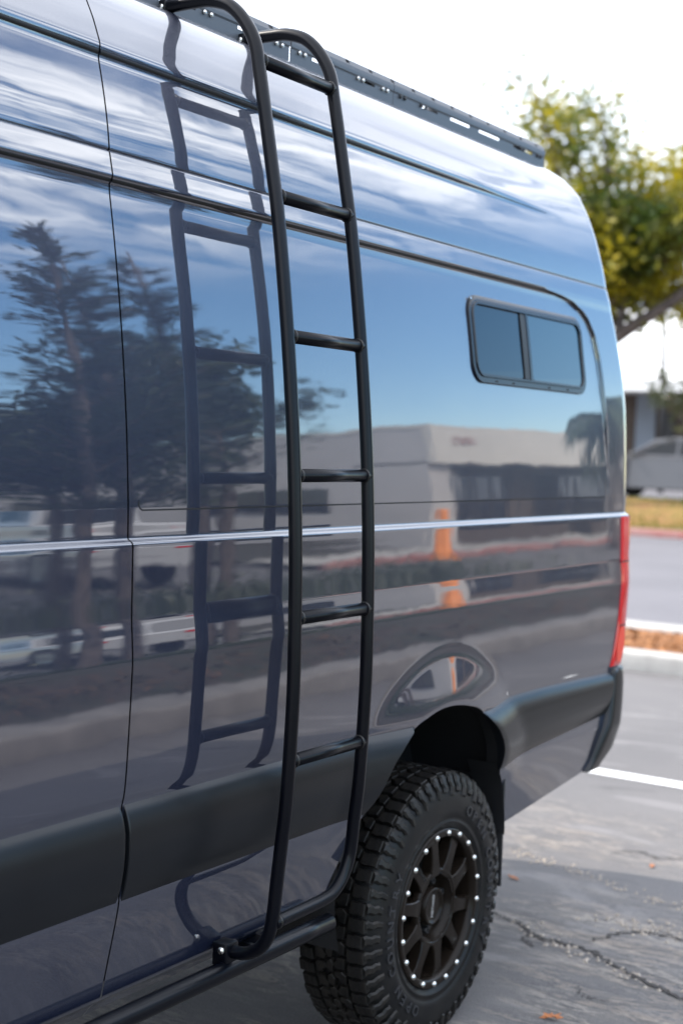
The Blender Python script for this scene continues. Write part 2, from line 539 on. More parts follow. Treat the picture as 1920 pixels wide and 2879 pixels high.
xs_rear = dense(SEAM + .0022, -1.30, .006) + dense(-1.30, -.62, .014) + dense(-.62, .56, .0085) + dense(.56, .90, .010) + dense(.90, 1.24, .0048) + [1.24]
tag(side_mesh('side_panel', xs_rear, True, M_paint, van, cut_arch=True), 'glossy dark blue-grey rear side panel mirroring sky, trees and buildings')
xs_front = dense(-4.4, -2.1, .08) + dense(-2.1, -1.40, .014) + dense(-1.40, SEAM - .0022, .006) + [SEAM - .0022]
side_mesh('door_panel', xs_front, False, M_paint, van)
coarse = rows[::6] + [2.187]
side_mesh('far_side_panel', dense(-4.4, 1.24, .12) + [1.24], True, M_paint, van, mirror=True, rowlist=coarse)
# dark pressed line under the window panel, turned up at its front end
v = []; f = []
gl = [(-1.318, 1.176), (-1.3195, 1.168), (-1.316, 1.160), (-1.308, 1.1555)] + [(x, 1.1555) for x in np.linspace(-1.29, 1.062, 90)]
for k, (x, z) in enumerate(gl):
    a = gl[max(0, k - 1)]; b = gl[min(len(gl) - 1, k + 1)]; L = math.hypot(b[0] - a[0], b[1] - a[1]); nx_, nz_ = -(b[1] - a[1]) / L, (b[0] - a[0]) / L
    for sgn in (-1, 1):
        xx, zz_ = x + sgn * nx_ * .0017, z + sgn * nz_ * .0017
        v.append((xx, float(bodyY(xx, zz_)) - .0006, zz_ + ZG))
for k in range(len(gl) - 1): f.append((2 * k, 2 * k + 2, 2 * k + 3, 2 * k + 1))
pyobj('panel_groove', v, f, M_gap, van)
# dark strips that paint in the dark reflections of the flank's pressed steps
def reflection_strip(name, line, hw_of):
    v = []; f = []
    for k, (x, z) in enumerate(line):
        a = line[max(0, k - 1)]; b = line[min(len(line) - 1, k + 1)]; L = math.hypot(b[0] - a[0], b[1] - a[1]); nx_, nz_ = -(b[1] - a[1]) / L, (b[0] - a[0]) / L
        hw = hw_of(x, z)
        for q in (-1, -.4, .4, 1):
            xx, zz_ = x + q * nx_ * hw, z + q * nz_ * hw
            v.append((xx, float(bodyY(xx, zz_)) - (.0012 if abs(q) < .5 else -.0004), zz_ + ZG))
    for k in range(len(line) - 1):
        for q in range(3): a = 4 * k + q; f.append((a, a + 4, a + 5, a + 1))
    return pyobj(name, v, f, M_darkrefl, van)
M_darkrefl = mat('painted_dark_reflection', (.010, .009, .009), .5, spec=.3)
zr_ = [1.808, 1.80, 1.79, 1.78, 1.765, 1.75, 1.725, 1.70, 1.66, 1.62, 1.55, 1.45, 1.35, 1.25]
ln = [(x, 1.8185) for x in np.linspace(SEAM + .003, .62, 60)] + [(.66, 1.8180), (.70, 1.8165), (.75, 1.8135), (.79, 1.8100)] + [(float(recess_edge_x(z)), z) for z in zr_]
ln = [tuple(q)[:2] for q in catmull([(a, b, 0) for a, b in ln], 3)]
reflection_strip('panel_dark_reflection', ln, lambda x, z: float(np.interp(z, [1.25, 1.5, 1.75, 1.80], [.0012, .0024, .0038, .0042])))
reflection_strip('panel_dark_reflection', [(x, 1.8185) for x in np.linspace(-3.6, SEAM - .003, 40)], lambda x, z: .0042)
reflection_strip('crease_dark_reflection', [(x, 2.0785) for x in np.linspace(SEAM + .003, .75, 60)], lambda x, z: float(np.interp(x, [-.2, .75], [.0052, .0010])))
reflection_strip('crease_dark_reflection', [(x, 2.0785) for x in np.linspace(-3.6, SEAM - .003, 40)], lambda x, z: .0052)
# dark backing behind the vertical seam
zz = np.array(rows[8:]); yb = bodyY(np.full_like(zz, SEAM), zz) + .010
v = []; f = []
for i, (z, y) in enumerate(zip(zz, yb)): v += [(SEAM - .02, y, z + ZG), (SEAM + .02, y, z + ZG)]
for i in range(len(zz) - 1): f.append((2 * i, 2 * i + 1, 2 * i + 3, 2 * i + 2))
pyobj('seam_seal', v, f, M_gap, van)
# front bulkhead and floor close the shell
boxobj('underbody', -4.35, .96, .12, 1.93, .22 + ZG, .28 + ZG, M_liner, van)
boxobj('cab_bulkhead', -4.42, -4.38, .16, 1.87, .15 + ZG, 2.25 + ZG, M_black, van)

# ---- black cladding strips along the lower flank
CZ = [0, .10, .20, .36, .55, .69, .80, .90, .95, 1.0]                       # share of height from the lower edge
CO = [.0010, -.0068, -.0118, -.0172, -.0198, -.0195, -.0165, -.0105, -.0060, .0010]  # stand-off (outward negative)
f_cl = pchip(CZ, CO)
def cladding(name, x_of, zlo, zhi, nx, ends=(True, True)):
    v = []; f = []; nz = 30
    us = np.r_[0, 0, .0012, .003, np.linspace(.008, .992, nx), .997, .9988, 1, 1]
    vs_ = np.linspace(0, 1, nz)
    for iu, u in enumerate(us):
        for w in vs_:
            xa = x_of(u, w); z = zlo(xa) + (zhi(xa) - zlo(xa)) * w
            xa = x_of(u, w, z)
            y = -.0045 + float(f_cl(w)) + float(arch_flare(xa, z))
            if xa > 1.0: y += 0
            edge = (iu == 0 and ends[0]) or (iu == len(us) - 1 and ends[1])
            if iu in (1, len(us) - 2): y += .0022
            if edge: y = .004 + float(arch_flare(xa, z))
            v.append((xa, y, z + ZG))
    nu = len(us)
    for i in range(nu - 1):
        for j in range(nz - 1):
            a = i * nz + j; f.append((a, a + nz, a + nz + 1, a + 1))
    o = pyobj(name, v, f, M_clad, van)
    return o
tag(cladding('cladding_strip', lambda u, w, z=0: SEAM - .0055 - (1 - u) * 3.0, lambda x: .3575, lambda x: .5575, 40), 'satin black cladding strip ahead of the vertical seam')
def clx(u, w, z=None):
    zz_ = .3575 + .2 * w
    xe = arch_left_x(min(zz_, .546)) + .004
    x0 = SEAM + .0055
    return x0 + (xe - x0) * u
tag(cladding('cladding_strip', clx, lambda x: .3575, lambda x: .5575, 40), 'satin black cladding strip between the vertical seam and wheel arch')
AR = ARCH[np.argmax(ARCH[:, 1]):]
def arch_right_x(z): return float(np.interp(-z, -AR[:, 1], AR[:, 0]))
top_r = lambda x: float(np.interp(x, [.14, .21, .30, .40, .60, 1.2], [.543, .541, .546, .556, .556, .541]))
bot_r = lambda x: float(np.interp(x, [.30, .345, .42, .55, 1.15], [.340, .345, .357, .366, .398]))
def clr(u, w, z=None):
    z_ = .345 + w * .198
    xs0 = arch_right_x(z_) - .004
    xe = 1.130 + .032 * w
    return xs0 + (xe - xs0) * (u ** 1.3)
tag(cladding('cladding_strip', clr, bot_r, top_r, 40, (True, True)), 'satin black cladding panel between wheel arch and rear bumper')

# ---- arch lip and wheel well
lipw = .022
seg = ARCH[14:-6]
v = []; f = []
for i, (x, z) in enumerate(seg):
    yb_ = float(bodyY(x, max(z, .16)))
    if z < .556: yb_ = min(yb_, -.006)
    v += [(x, yb_ + .0005, z + ZG), (x, yb_ + .012, z + ZG), (x, yb_ + .05, z + ZG + .012)]
for i in range(len(seg) - 1):
    for k in (0, 1): f.append((3 * i + k, 3 * i + 3 + k, 3 * i + 4 + k, 3 * i + 1 + k))
pyobj('arch_lip', v, f, M_black, van)
v = []; f = []
liner_pts = [(AX + .47 * math.cos(a), .16 + .455 * math.sin(a)) for a in np.radians(np.linspace(200, -12, 40))]
for x, z in liner_pts: v += [(x, .02, z + ZG), (x, .34, z + ZG)]
for i in range(len(liner_pts) - 1): f.append((2 * i, 2 * i + 1, 2 * i + 3, 2 * i + 2))
pyobj('wheel_liner', v, f, M_liner, van)
boxobj('inner_wall', -.55, .5, .34, .36, -.1 + ZG, .65 + ZG, M_liner, van)
bm = bmesh.new(); add_box(bm, -.40, .42, .30, .36, -.06 + ZG, .12 + ZG)
bmobj('axle_beam', bm, M_liner, van)

# mud flap behind the rear wheel
bm = bmesh.new(); add_box(bm, .388, .398, .004, .235, -.035 + ZG, .30 + ZG, .003, 2)
flap = bmobj('mud_flap', bm, M_black, van, True, 40)
WLOC[flap.name] = Vector((0, 0, 0))
for zf in (.205, .115):
    vv, ff = sweep([(.3885, .055, zf + ZG), (.383, .055, zf + ZG)], .006, 8)
    pyobj('screw', vv, ff, M_steel, flap)
# narrow return edge of the quarter panel behind the wheel
v = []; f = []
zl = np.linspace(-.0 + .16, .36, 12)
for z in zl:
    x = arch_right_x(z); y = float(bodyY(x + .01, z)); v += [(x, y, z + ZG), (x + .003, .10, z + ZG)]
for i in range(11): f.append((2 * i, 2 * i + 2, 2 * i + 3, 2 * i + 1))
pyobj('panel_return', v, f, M_black, van)

# ---- rear bumper corner wrapping to the back
def bumper():
    zs = np.linspace(.205, .552, 22); v = []; cols = None; f = []
    for i, z in enumerate(zs):
        xb = float(np.interp(z, [.205, .23, .393, .536, .552], [1.035, 1.068, 1.128, 1.160, 1.164]))
        xc = float(rear_xc(z)); y0 = float(bodyY(min(xb, 1.2), z)) if z < .36 else -.004
        out = -.014 - .010 * math.sin(PI * min(1, max(0, (z - .2) / .36)))
        row = [(xb, y0 + .01), (xb + .002, y0 + out * .8), (xb + .012, y0 + out)]
        for t in (.4, .8, 1.0): row.append((xb + .012 + (xc - xb - .012) * t, y0 + out))
        Rr = .115
        for a in np.radians([10, 20, 32, 44, 56, 68, 80, 90]): row.append((xc + Rr * math.sin(a), y0 + out + Rr * (1 - math.cos(a))))
        row += [(xc + Rr + .02, .35), (xc + Rr + .03, YM), (xc + Rr + .02, 2 * YM - .35), (xc + Rr - .01, 2 * YM - .10)]
        cols = len(row); v += [(a, b, z + ZG) for a, b in row]
    top = [(a - .02 if k > 4 else a, b + .03, .556 + ZG) for k, (a, b, _) in enumerate([(q[0], q[1], 0) for q in v[-cols:]])]
    v += top
    n = len(zs) + 1
    for i in range(n - 1):
        for j in range(cols - 1): a = i * cols + j; f.append((a, a + 1, a + cols + 1, a + cols))
    return pyobj('rear_bumper', v, f, M_clad, van)
bmp = bumper()
boxobj('bumper_reflector', 1.322, 1.345, .075, .09, .435 + ZG, .515 + ZG, M_black, bmp, .003)

# ---- tail lamp wrapping the corner
def lamp():
    zs = np.linspace(.562, 1.088, 30); v = []; f = []
    for z in zs:
        t = (z - .562) / .526
        xl = float(np.interp(t, [0, .12, .3, .6, 1], [1.148, 1.160, 1.176, 1.182, 1.172])); xc = float(rear_xc(z)); y0 = float(bodyY(1.15, z))
        o = -.0055
        row = [(xl, y0 + .002), (xl + .003, y0 + o)]
        for s in (.35, .7, 1): row.append((xl + .003 + (xc - xl - .003) * s, y0 + o))
        Rr = .104
        for a in np.radians([12, 24, 36, 48, 60, 72, 84, 90]): row.append((xc + Rr * math.sin(a), y0 + o + Rr * (1 - math.cos(a))))
        row.append((xc + Rr - .004, y0 + o + Rr + .05))
        v += [(a, b, z + ZG) for a, b in row]; nc = len(row)
    for i in range(len(zs) - 1):
        for j in range(nc - 1): a = i * nc + j; f.append((a, a + 1, a + nc + 1, a + nc))
    o = pyobj('tail_lamp', v, f, M_lamp, van)
    v = []; f = []
    for i, z in enumerate(np.linspace(.575, .70, 10)):
        xc = float(rear_xc(z)); y0 = float(bodyY(1.15, z)) - .0075
        w = .012 + .02 * math.sin(PI * (i + .5) / 10)
        v += [(1.20 - w, y0, z + ZG), (1.20 + w, y0 - .0005, z + ZG)]
    for i in range(9): f.append((2 * i, 2 * i + 1, 2 * i + 3, 2 * i + 2))
    pyobj('turn_lens', v, f, M_lamp2, o)
    for zs_ in (.705, .93):
        v = []; f = []
        y0 = float(bodyY(1.15, zs_)) - .0062; xc = float(rear_xc(zs_)); xl = 1.176
        path = [(xl + (xc - xl) * q_, y0) for q_ in (0, .5, 1)] + [(xc + .1045 * math.sin(a), y0 + .1045 * (1 - math.cos(a))) for a in np.radians([15, 30, 45, 60, 75, 88])]
        for a, b in path: v += [(a, b, zs_ - .003 + ZG), (a, b, zs_ + .003 + ZG)]
        for i in range(len(path) - 1): f.append((2 * i, 2 * i + 2, 2 * i + 3, 2 * i + 1))
        pyobj('lens_seam', v, f, mat('dark_red_seam', (.10, .004, .006), .3), o)
    return o
tag(lamp(), 'slim red tail lamp wrapped round the rear corner')
boxobj('door_hinge', 1.318, 1.352, .085, .11, 1.40 + ZG, 1.47 + ZG, M_black, van, .004)

# ---- sliding side window
def rrect(x0, x1, z0, z1, r, n=7):
    pts = []
    for cx, cz, a0 in ((x1 - r, z1 - r, 0), (x0 + r, z1 - r, 90), (x0 + r, z0 + r, 180), (x1 - r, z0 + r, 270)):
        for i in range(n):
            a = R(a0 + 90 * i / (n - 1)); pts.append((cx + r * math.cos(a), cz + r * math.sin(a)))
    return pts
def panY(x, z, o=0.0): return float(bodyY(x, z)) + o
win = empty('side_window', (.53, .04, 1.5 + ZG), van)
tag(win, 'small black-framed sliding window near the rear of the flank')
# flange with raised inner rim
WX0, WX1, WZ0, WZ1 = .132, .925, 1.497, 1.752
rings = [(0, .0, .055), (0, -.005, .055), (.002, -.0065, .053), (.017, -.0065, .042), (.019, -.0105, .040), (.025, -.0105, .034), (.027, -.0040, .032), (.028, .006, .032)]
v = []; f = []
for ins, off, rad in rings:
    pts = rrect(WX0 + ins, WX1 - ins, WZ0 + ins, WZ1 - ins, rad)
    v += [(x, panY(.5, z) + off, z + ZG) for x, z in pts]
n = len(pts)
for k in range(len(rings) - 1):
    for j in range(n): f.append((k * n + j, k * n + (j + 1) % n, (k + 1) * n + (j + 1) % n, (k + 1) * n + j))
fr = pyobj('frame', v, f, M_wframe, win)
try: fr.data.set_sharp_from_angle(angle=R(35))
except Exception: pass
def pane(x0, x1, z0, z1, off, rad, gm, name='pane'):
    pts = rrect(x0, x1, z0, z1, rad, 6)
    v = [(x, panY(.5, z) + off, z + ZG) for x, z in pts] + [(x, panY(.5, z) + off + .004, z + ZG) for x, z in pts]
    n = len(pts)
    f = [tuple(range(n))] + [(j, j + n, (j + 1) % n + n, (j + 1) % n) for j in range(n)]
    return pyobj(name, v, f, gm, win, False)
pane(.158, .466, 1.523, 1.726, -.0022, .025, M_glassd)
pane(.512, .900, 1.523, 1.726, -.0046, .025, M_glass)
def strip(x0, x1, z0, z1, o0, o1, name, m):
    v = []; f = []
    for z in np.linspace(z0, z1, 6):
        p = panY(.5, z); v += [(x0, p + o1, z + ZG), (x0, p + o0, z + ZG), (x1, p + o0, z + ZG), (x1, p + o1, z + ZG)]
    for i in range(5):
        for k in range(3): a = i * 4 + k; f.append((a, a + 1, a + 5, a + 4))
    return pyobj(name, v, f, m, win, False)
strip(.464, .500, 1.524, 1.725, -.0062, .004, 'sash_rail', M_black)
strip(.500, .516, 1.523, 1.726, -.0080, .002, 'centre_bar', M_wframe)
for xw in (.26, .37, .62, .76):
    strip(xw, xw + .018, 1.503, 1.508, -.0069, -.003, 'drain_slot', M_gap)
for xw in (.147,): strip(xw, xw + .006, 1.737, 1.743, -.0085, -.006, 'screw', M_steel)

# ---- rock slider tube under the sill
vv, ff = sweep([(x, .0, .108 + ZG) for x in np.linspace(-4.0, -.567, 30)], .023, 20)
slider = pyobj('step_tube', vv, ff, M_ladder, van)
tag(slider, 'round black step tube slung under the painted sill')
for xb in (-2.6, -1.75, -.80):
    bm = bmesh.new(); add_box(bm, xb - .03, xb + .03, .015, .22, .085 + ZG, .118 + ZG, .004)
    bmobj('tube_bracket', bm, M_ladder, slider, True, 40)

# ------------------------------------------------------------------ wheel
wheel = empty('wheel', (0, .115, ZG), van)
tag(wheel, 'chunky all-terrain tyre on a satin black ten-spoke wheel ringed with bright bolts')
RT = .388
tyre_prof = [(.200, .225), (.222, .232), (.262, .242), (.30, .240), (.335, .230), (.358, .216), (.3715, .205),
             (.3725, .16), (.3730, .115), (.3725, .07), (.3705, .025), (.366, .0165), (.357, .0085), (.345, .0005), (.322, -.0070), (.300, -.0105), (.275, -.0108),
             (.2605, -.0090), (.2590, -.0075), (.2480, -.0058), (.2470, -.0072), (.2400, -.0062), (.2385, -.0040), (.229, -.0020), (.2265, .0010), (.221, .004), (.205, .02)]
vv, ff = lathe_y(tyre_prof, 112, 0, ZG)
tyre = pyobj('tyre', vv, ff, M_rub, wheel)

# tread blocks: pieces of rubber standing proud of the carcass
M_sipe = mat('sipe_shadow', (.003, .003, .003), .9)
NB = 56
PITCH = 2 * PI * RT / NB
def block_mesh(name, poly, r0, r1, sipes=()):
    """poly: (s along the circumference, y) outline, placed at the top of the wheel"""
    v = []
    def rr(y, r):
        # the crown drops towards the shoulder
        t = max(0, abs(y - .115) - .062) / .05
        return r - .0055 * t ** 1.7
    n = len(poly); cs = sum(p[0] for p in poly) / n; cy = sum(p[1] for p in poly) / n
    for lev, r, k in ((0, r0, 1.03), (1, r1 - .0015, 1.0), (2, r1, .94)):
        for s, y in poly:
            s2 = cs + (s - cs) * k; y2 = cy + (y - cy) * k
            ra = rr(y2, r) if lev else r
            a = s2 / RT
            v.append((ra * math.sin(a), y2, ra * math.cos(a)))
    f = []
    for L in (0, 1):
        for j in range(n): f.append((L * n + j, L * n + (j + 1) % n, (L + 1) * n + (j + 1) % n, (L + 1) * n + j))
    f.append(tuple(range(2 * n, 3 * n)))
    me = bpy.data.meshes.new(name); me.from_pydata(v, [], [q[::-1] for q in f]); me.update()
    bm = bmesh.new(); bm.from_mesh(me); bmesh.ops.recalc_face_normals(bm, faces=bm.faces); bm.to_mesh(me); bm.free()
    me.materials.append(M_tread); me.materials.append(M_sipe)
    if sipes:
        bm = bmesh.new(); bm.from_mesh(me)
        for y0 in sipes:
            prev = None
            for q in range(7):
                s_ = (-.30 + .10 * q) * PITCH; yy = y0 + (.0022 if q % 2 else -.0022); rt = rr(yy, r1) + .0004; a = s_ / RT
                cur = [bm.verts.new((rt * math.sin(a), yy + d, rt * math.cos(a))) for d in (-.0011, .0011)]
                if prev:
                    fc = bm.faces.new((prev[0], prev[1], cur[1], cur[0])); fc.material_index = 1
                prev = cur
        bm.to_mesh(me); bm.free()
    return me
NB = 56
PITCH = 2 * PI * RT / NB
p = PITCH
sh_a = block_mesh('shoulder_block', [(-.40 * p, .010), (.36 * p, .010), (.40 * p, .030), (.34 * p, .044), (.40 * p, .060), (-.34 * p, .060), (-.40 * p, .044), (-.34 * p, .030)], .366, RT, (.030, .046))
sh_b = block_mesh('shoulder_block', [(-.40 * p, .016), (.36 * p, .016), (.40 * p, .032), (.34 * p, .044), (.38 * p, .058), (-.34 * p, .062), (-.40 * p, .046), (-.34 * p, .032)], .366, RT, (.032, .047))
mi_a = block_mesh('tread_block', [(-.42 * p, .069), (.20 * p, .067), (.42 * p, .080), (.36 * p, .100), (.05 * p, .104), (-.10 * p, .090), (-.36 * p, .088)], .366, RT)
mi_b = block_mesh('tread_block', [(-.36 * p, .070), (.40 * p, .068), (.34 * p, .090), (.10 * p, .094), (-.05 * p, .106), (-.42 * p, .098)], .366, RT)
ce_a = block_mesh('tread_block', [(-.44 * p, .110), (.10 * p, .104), (.44 * p, .112), (.30 * p, .126), (-.12 * p, .127), (-.40 * p, .122)], .366, RT)
def mirror_mesh(me, name):
    m2 = me.copy(); m2.name = name
    for vt in m2.vertices: vt.co.y = .23 - vt.co.y
    m2.flip_normals(); return m2
mi_am = mirror_mesh(mi_a, 'tread_block_m'); mi_bm = mirror_mesh(mi_b, 'tread_block_n')
sh_am = mirror_mesh(sh_a, 'shoulder_block_m'); sh_bm = mirror_mesh(sh_b, 'shoulder_block_n')
def place_block(me, nm, ang):
    o = bpy.data.objects.new(nm, me); C.objects.link(o)
    o.location = (0, 0, ZG); o.rotation_euler = (0, ang, 0)
    attach(o, wheel)
for k in range(NB):
    a = 2 * PI * k / NB; da = 2 * PI / NB
    place_block(sh_a if k % 2 else sh_b, 'shoulder_block', a)
    place_block(mi_a if k % 2 else mi_b, 'tread_block', a + .35 * da)
    place_block(ce_a, 'tread_block', a + .05 * da)
    place_block(mi_am if k % 2 else mi_bm, 'tread_block', a + .8 * da)
    place_block(sh_am if k % 2 else sh_bm, 'shoulder_block', a + .5 * da)
# lugs running down the shoulder on to the sidewall
v = []; f = []
for k in range(NB):
    a0 = 2 * PI * k / NB
    wd = .30 if k % 2 else .36
    rlo = .318 if k % 2 else .330
    pr = [(.379, .0085), (.372, .0035), (.358, -.0035), (.345, -.0085), (rlo + .004, -.0120), (rlo, -.0085)]
    b = len(v)
    for i, (r, y) in enumerate(pr):
        ww = wd * p / RT * (1 - .28 * i / 5)
        sk = .10 * p / RT * (i % 2)
        for s in (-1, -.55, .55, 1):
            a = a0 + s * ww + sk
            yy = y if abs(s) < .9 else y + .006
            v.append((r * math.sin(a), yy, r * math.cos(a) + ZG))
    for i in range(5):
        for j in range(3): q = b + i * 4 + j; f.append((q, q + 1, q + 5, q + 4))
lugs = pyobj('sidewall_lugs', v, f, M_tread, wheel, False); lugs['kind'] = 'stuff'

# raised lettering
def text_mesh(ch, size, depth):
    cu = bpy.data.curves.new('txt', 'FONT'); cu.body = ch; cu.size = size; cu.extrude = depth; cu.align_x = 'CENTER'
    cu.resolution_u = 3; cu.offset = size * .012
    o = bpy.data.objects.new('txt', cu); C.objects.link(o)
    dg = bpy.context.evaluated_depsgraph_get(); me = bpy.data.meshes.new_from_object(o.evaluated_get(dg))
    vs = [tuple(q.co) for q in me.vertices]; fs = [tuple(pl.vertices) for pl in me.polygons]
    bpy.data.objects.remove(o); bpy.data.curves.remove(cu); bpy.data.meshes.remove(me)
    return vs, fs
def ring_text(txt, r, a_start, step, size, y, depth=.0012):
    parts = []
    a = a_start
    for ch in txt:
        if ch != ' ':
            vs, fs = text_mesh(ch, size, depth)
            ca, sa = math.cos(a), math.sin(a)         # radial direction (cos, sin) in x,z ; clockwise reading
            out = []
            for (lx, ly, lz) in vs:
                rr_ = r + ly
                aa = a - lx / (r + size * .35)
                out.append((rr_ * math.cos(aa), y - lz, rr_ * math.sin(aa) + ZG))
            parts.append((out, fs))
        a -= step * (0.72 if ch in 'I ' else 1)
    return merge(*parts)
M_letter = mat('raised_rubber_letter', (0.020, 0.020, 0.022), .40, spec=.5)
for start in (62, 242):
    a_ = R(start)
    for ch in 'OPEN COUNTRY':
        if ch != ' ':
            vv, ff = ring_text(ch, .272, a_, 0, .042, -.0112, .0036)
            pyobj('raised_letter', vv, ff, M_letter, wheel, False)
        a_ -= R(8.6) * (.72 if ch == ' ' else 1)

# rim
ring_prof = [(.2265, .010), (.2265, .000), (.2240, -.0045), (.2190, -.0060), (.2070, -.0060), (.2030, -.0030), (.1985, .006), (.1960, .016), (.1945, .03)]
vv, ff = lathe_y(ring_prof, 96, 0, ZG); rring = pyobj('bead_ring', vv, ff, M_rim, wheel)
barrel = [(.1955, .012), (.1935, .03), (.189, .06), (.186, .14), (.19, .215), (.205, .226)]
vv, ff = lathe_y(barrel, 64, 0, ZG); pyobj('barrel', vv, ff, M_rim, wheel)
vv, ff = lathe_y([(.185, .13), (.06, .13), (.055, .10)], 48, 0, ZG); pyobj('brake_disc', vv, ff, mat('brake_steel', (.05, .045, .042), .45, metal=.8), wheel)
hub = [(.112, .028), (.112, .012), (.108, .0075), (.1005, .006), (.0965, .012), (.088, .040), (.080, .052), (.056, .054), (.054, .052), (.0535, .018), (.050, .0145), (.046, .0145), (.0445, .020), (.030, .0205), (.001, .0205)]
vv, ff = lathe_y(hub, 72, 0, ZG); hubo = pyobj('hub', vv, ff, M_rim, wheel)
for k in range(10):
    a = R(90 + 7 + 36 * k)
    d = Vector((math.cos(a), 0, math.sin(a))); t = Vector((-math.sin(a), 0, math.cos(a)))
    prof = [(.090, .0285, .010), (.108, .0255, .0065), (.13, .0195, .006), (.155, .0180, .0065), (.178, .0185, .0075), (.192, .023, .0085), (.2005, .030, .0095)]
    v = []; f = []
    for r, w, y in prof:
        for s, dy in ((-1, .034), (-1, .003), (-.86, 0), (.86, 0), (1, .003), (1, .034)):
            q = d * r + t * (w * s); v.append((q.x, y + dy, q.z + ZG))
    for i in range(len(prof) - 1):
        for j in range(5): a0 = i * 6 + j; f.append((a0, a0 + 6, a0 + 7, a0 + 1))
    s_ = pyobj('spoke', v, f, M_rim, wheel)
    try: s_.data.set_sharp_from_angle(angle=R(30))
    except Exception: pass
# maker's word on one spoke and on the cap
def flat_text(txt, size, origin, right, upv, y, depth=.0006):
    vs, fs = text_mesh(txt, size, depth)
    return [(origin[0] + right[0] * a + upv[0] * b, y - c, origin[1] + right[1] * a + upv[1] * b + ZG) for a, b, c in vs], fs
a = R(97 + 36); rd = (math.cos(a), math.sin(a))
vv, ff = flat_text('METHOD', .0165, (rd[0] * .150 + .004 * rd[1], rd[1] * .150 - .004 * rd[0]), (-rd[0], -rd[1]), (rd[1] * -1 * -1, -rd[0]), .0058)
M_mark = mat('pressed_mark', (.004, .004, .004), .6)
pyobj('spoke_lettering', vv, ff, M_mark, wheel, False)
vv, ff = flat_text('METHOD', .0155, (.005, .0), (.1, 1), (-1, .1), .0199)
pyobj('cap_lettering', vv, ff, mat('cap_mark', (.3, .29, .28), .4), wheel, False)
# bolts round the bead ring
bv, bf = lathe_y([(.0088, .0), (.0088, -.0034), (.0078, -.0050), (.0048, -.0080), (.0018, -.0094), (.0002, -.0096)], 10)
bme = bpy.data.meshes.new('bolt'); bme.from_pydata(bv, [], [q[::-1] for q in bf]); bme.update(); bme.materials.append(M_steel)
bme.polygons.foreach_set('use_smooth', [True] * len(bme.polygons))
for k in range(20):
    a = 1.452 - 2 * PI * k / 20
    o = bpy.data.objects.new('bolt', bme); C.objects.link(o)
    o.location = (.213 * math.cos(a), -.0058, ZG + .213 * math.sin(a)); attach(o, wheel)
lv, lf = lathe_y([(.0105, .053), (.0105, .030), (.009, .0265), (.006, .0265), (.0055, .032), (.0002, .032)], 6)
lme = bpy.data.meshes.new('lug_nut'); lme.from_pydata(lv, [], [q[::-1] for q in lf]); lme.update(); lme.materials.append(M_black)
for k in range(6):
    a = R(20 + 60 * k)
    o = bpy.data.objects.new('lug_nut', lme); C.objects.link(o)
    o.location = (.070 * math.cos(a), 0, ZG + .070 * math.sin(a)); attach(o, wheel)

# ------------------------------------------------------------------ side ladder
XL, XR = -.972, -.677
lad = empty('side_ladder', (-.82, -.10, .24 + ZG))
tag(lad, 'black tubular steel ladder with six rungs hooked over the van roof', 'ladder')
railp = [(.300, 2.283), (.272, 2.290), (.234, 2.292), (.190, 2.2915), (.145, 2.289), (.096, 2.274), (.062, 2.249), (.035, 2.217), (.018, 2.188), (.008, 2.160), (.001, 2.125), (-.012, 2.065), (-.028, 1.985), (-.045, 1.90), (-.062, 1.815), (-.080, 1.70), (-.100, 1.555),
         (-.116, 1.42), (-.130, 1.28), (-.140, 1.14), (-.1455, 1.03), (-.149, .915), (-.1515, .78), (-.149, .65), (-.143, .51), (-.134, .42)]
RAD = .0152
left = [(XL, y, z + ZG) for y, z in railp] + [(XL, y, z + ZG) for y, z in [(-.125, .328), (-.119, .262), (-.109, .212), (-.086, .176), (-.048, .155), (-.008, .150), (.03, .149)]]
vv, ff = sweep(catmull(left, 5), RAD, 18); lr = pyobj('rail', vv, ff, M_ladder, lad)
right = [(XR, y, z + ZG) for y, z in railp] + [(x, y, z + ZG) for x, y, z in [(XR, -.128, .350), (XR - .006, -.125, .315), (XR - .027, -.1225, .277), (XR - .062, -.121, .251), (XR - .105, -.120, .243), (-.86, -.1195, .2405), (XL + .004, -.119, .239)]]
vv, ff = sweep(catmull(right, 5), RAD, 18); rr_o = pyobj('rail', vv, ff, M_ladder, lad)
fz = pchip([q[1] for q in railp[::-1]][:-9], [q[0] for q in railp[::-1]][:-9])
def weld(x, y, z, parent, axis='x'):
    random.seed(int(abs(x * 977 + z * 3571)))
    v, f = [], []
    n, m_ = 18, 5
    for i in range(n):
        a = 2 * PI * i / n
        for j in range(m_):
            b = 2 * PI * j / m_
            rr = RAD + .0022 * math.cos(b) + .0009 * math.sin(9 * a)
            v.append((x + .0035 * math.sin(b), y + rr * math.cos(a), z + rr * math.sin(a)))
    for i in range(n):
        for j in range(m_): f.append((i * m_ + j, ((i + 1) % n) * m_ + j, ((i + 1) % n) * m_ + (j + 1) % m_, i * m_ + (j + 1) % m_))
    return pyobj('weld_bead', v, f, M_weld, parent)
for zr in (2.142, 1.842, 1.5355, 1.2325, .921, .6055):
    y = float(fz(zr))
    vv, ff = sweep([(XL, y, zr + ZG), (XR, y, zr + ZG)], RAD * .98, 18)
    rg = pyobj('rung', vv, ff, M_ladder, lad)
    weld(XL + .0150, y, zr + ZG, rg); weld(XR - .0150, y, zr + ZG, rg)
weld(XL + .0150, -.119, .239 + ZG, rr_o)
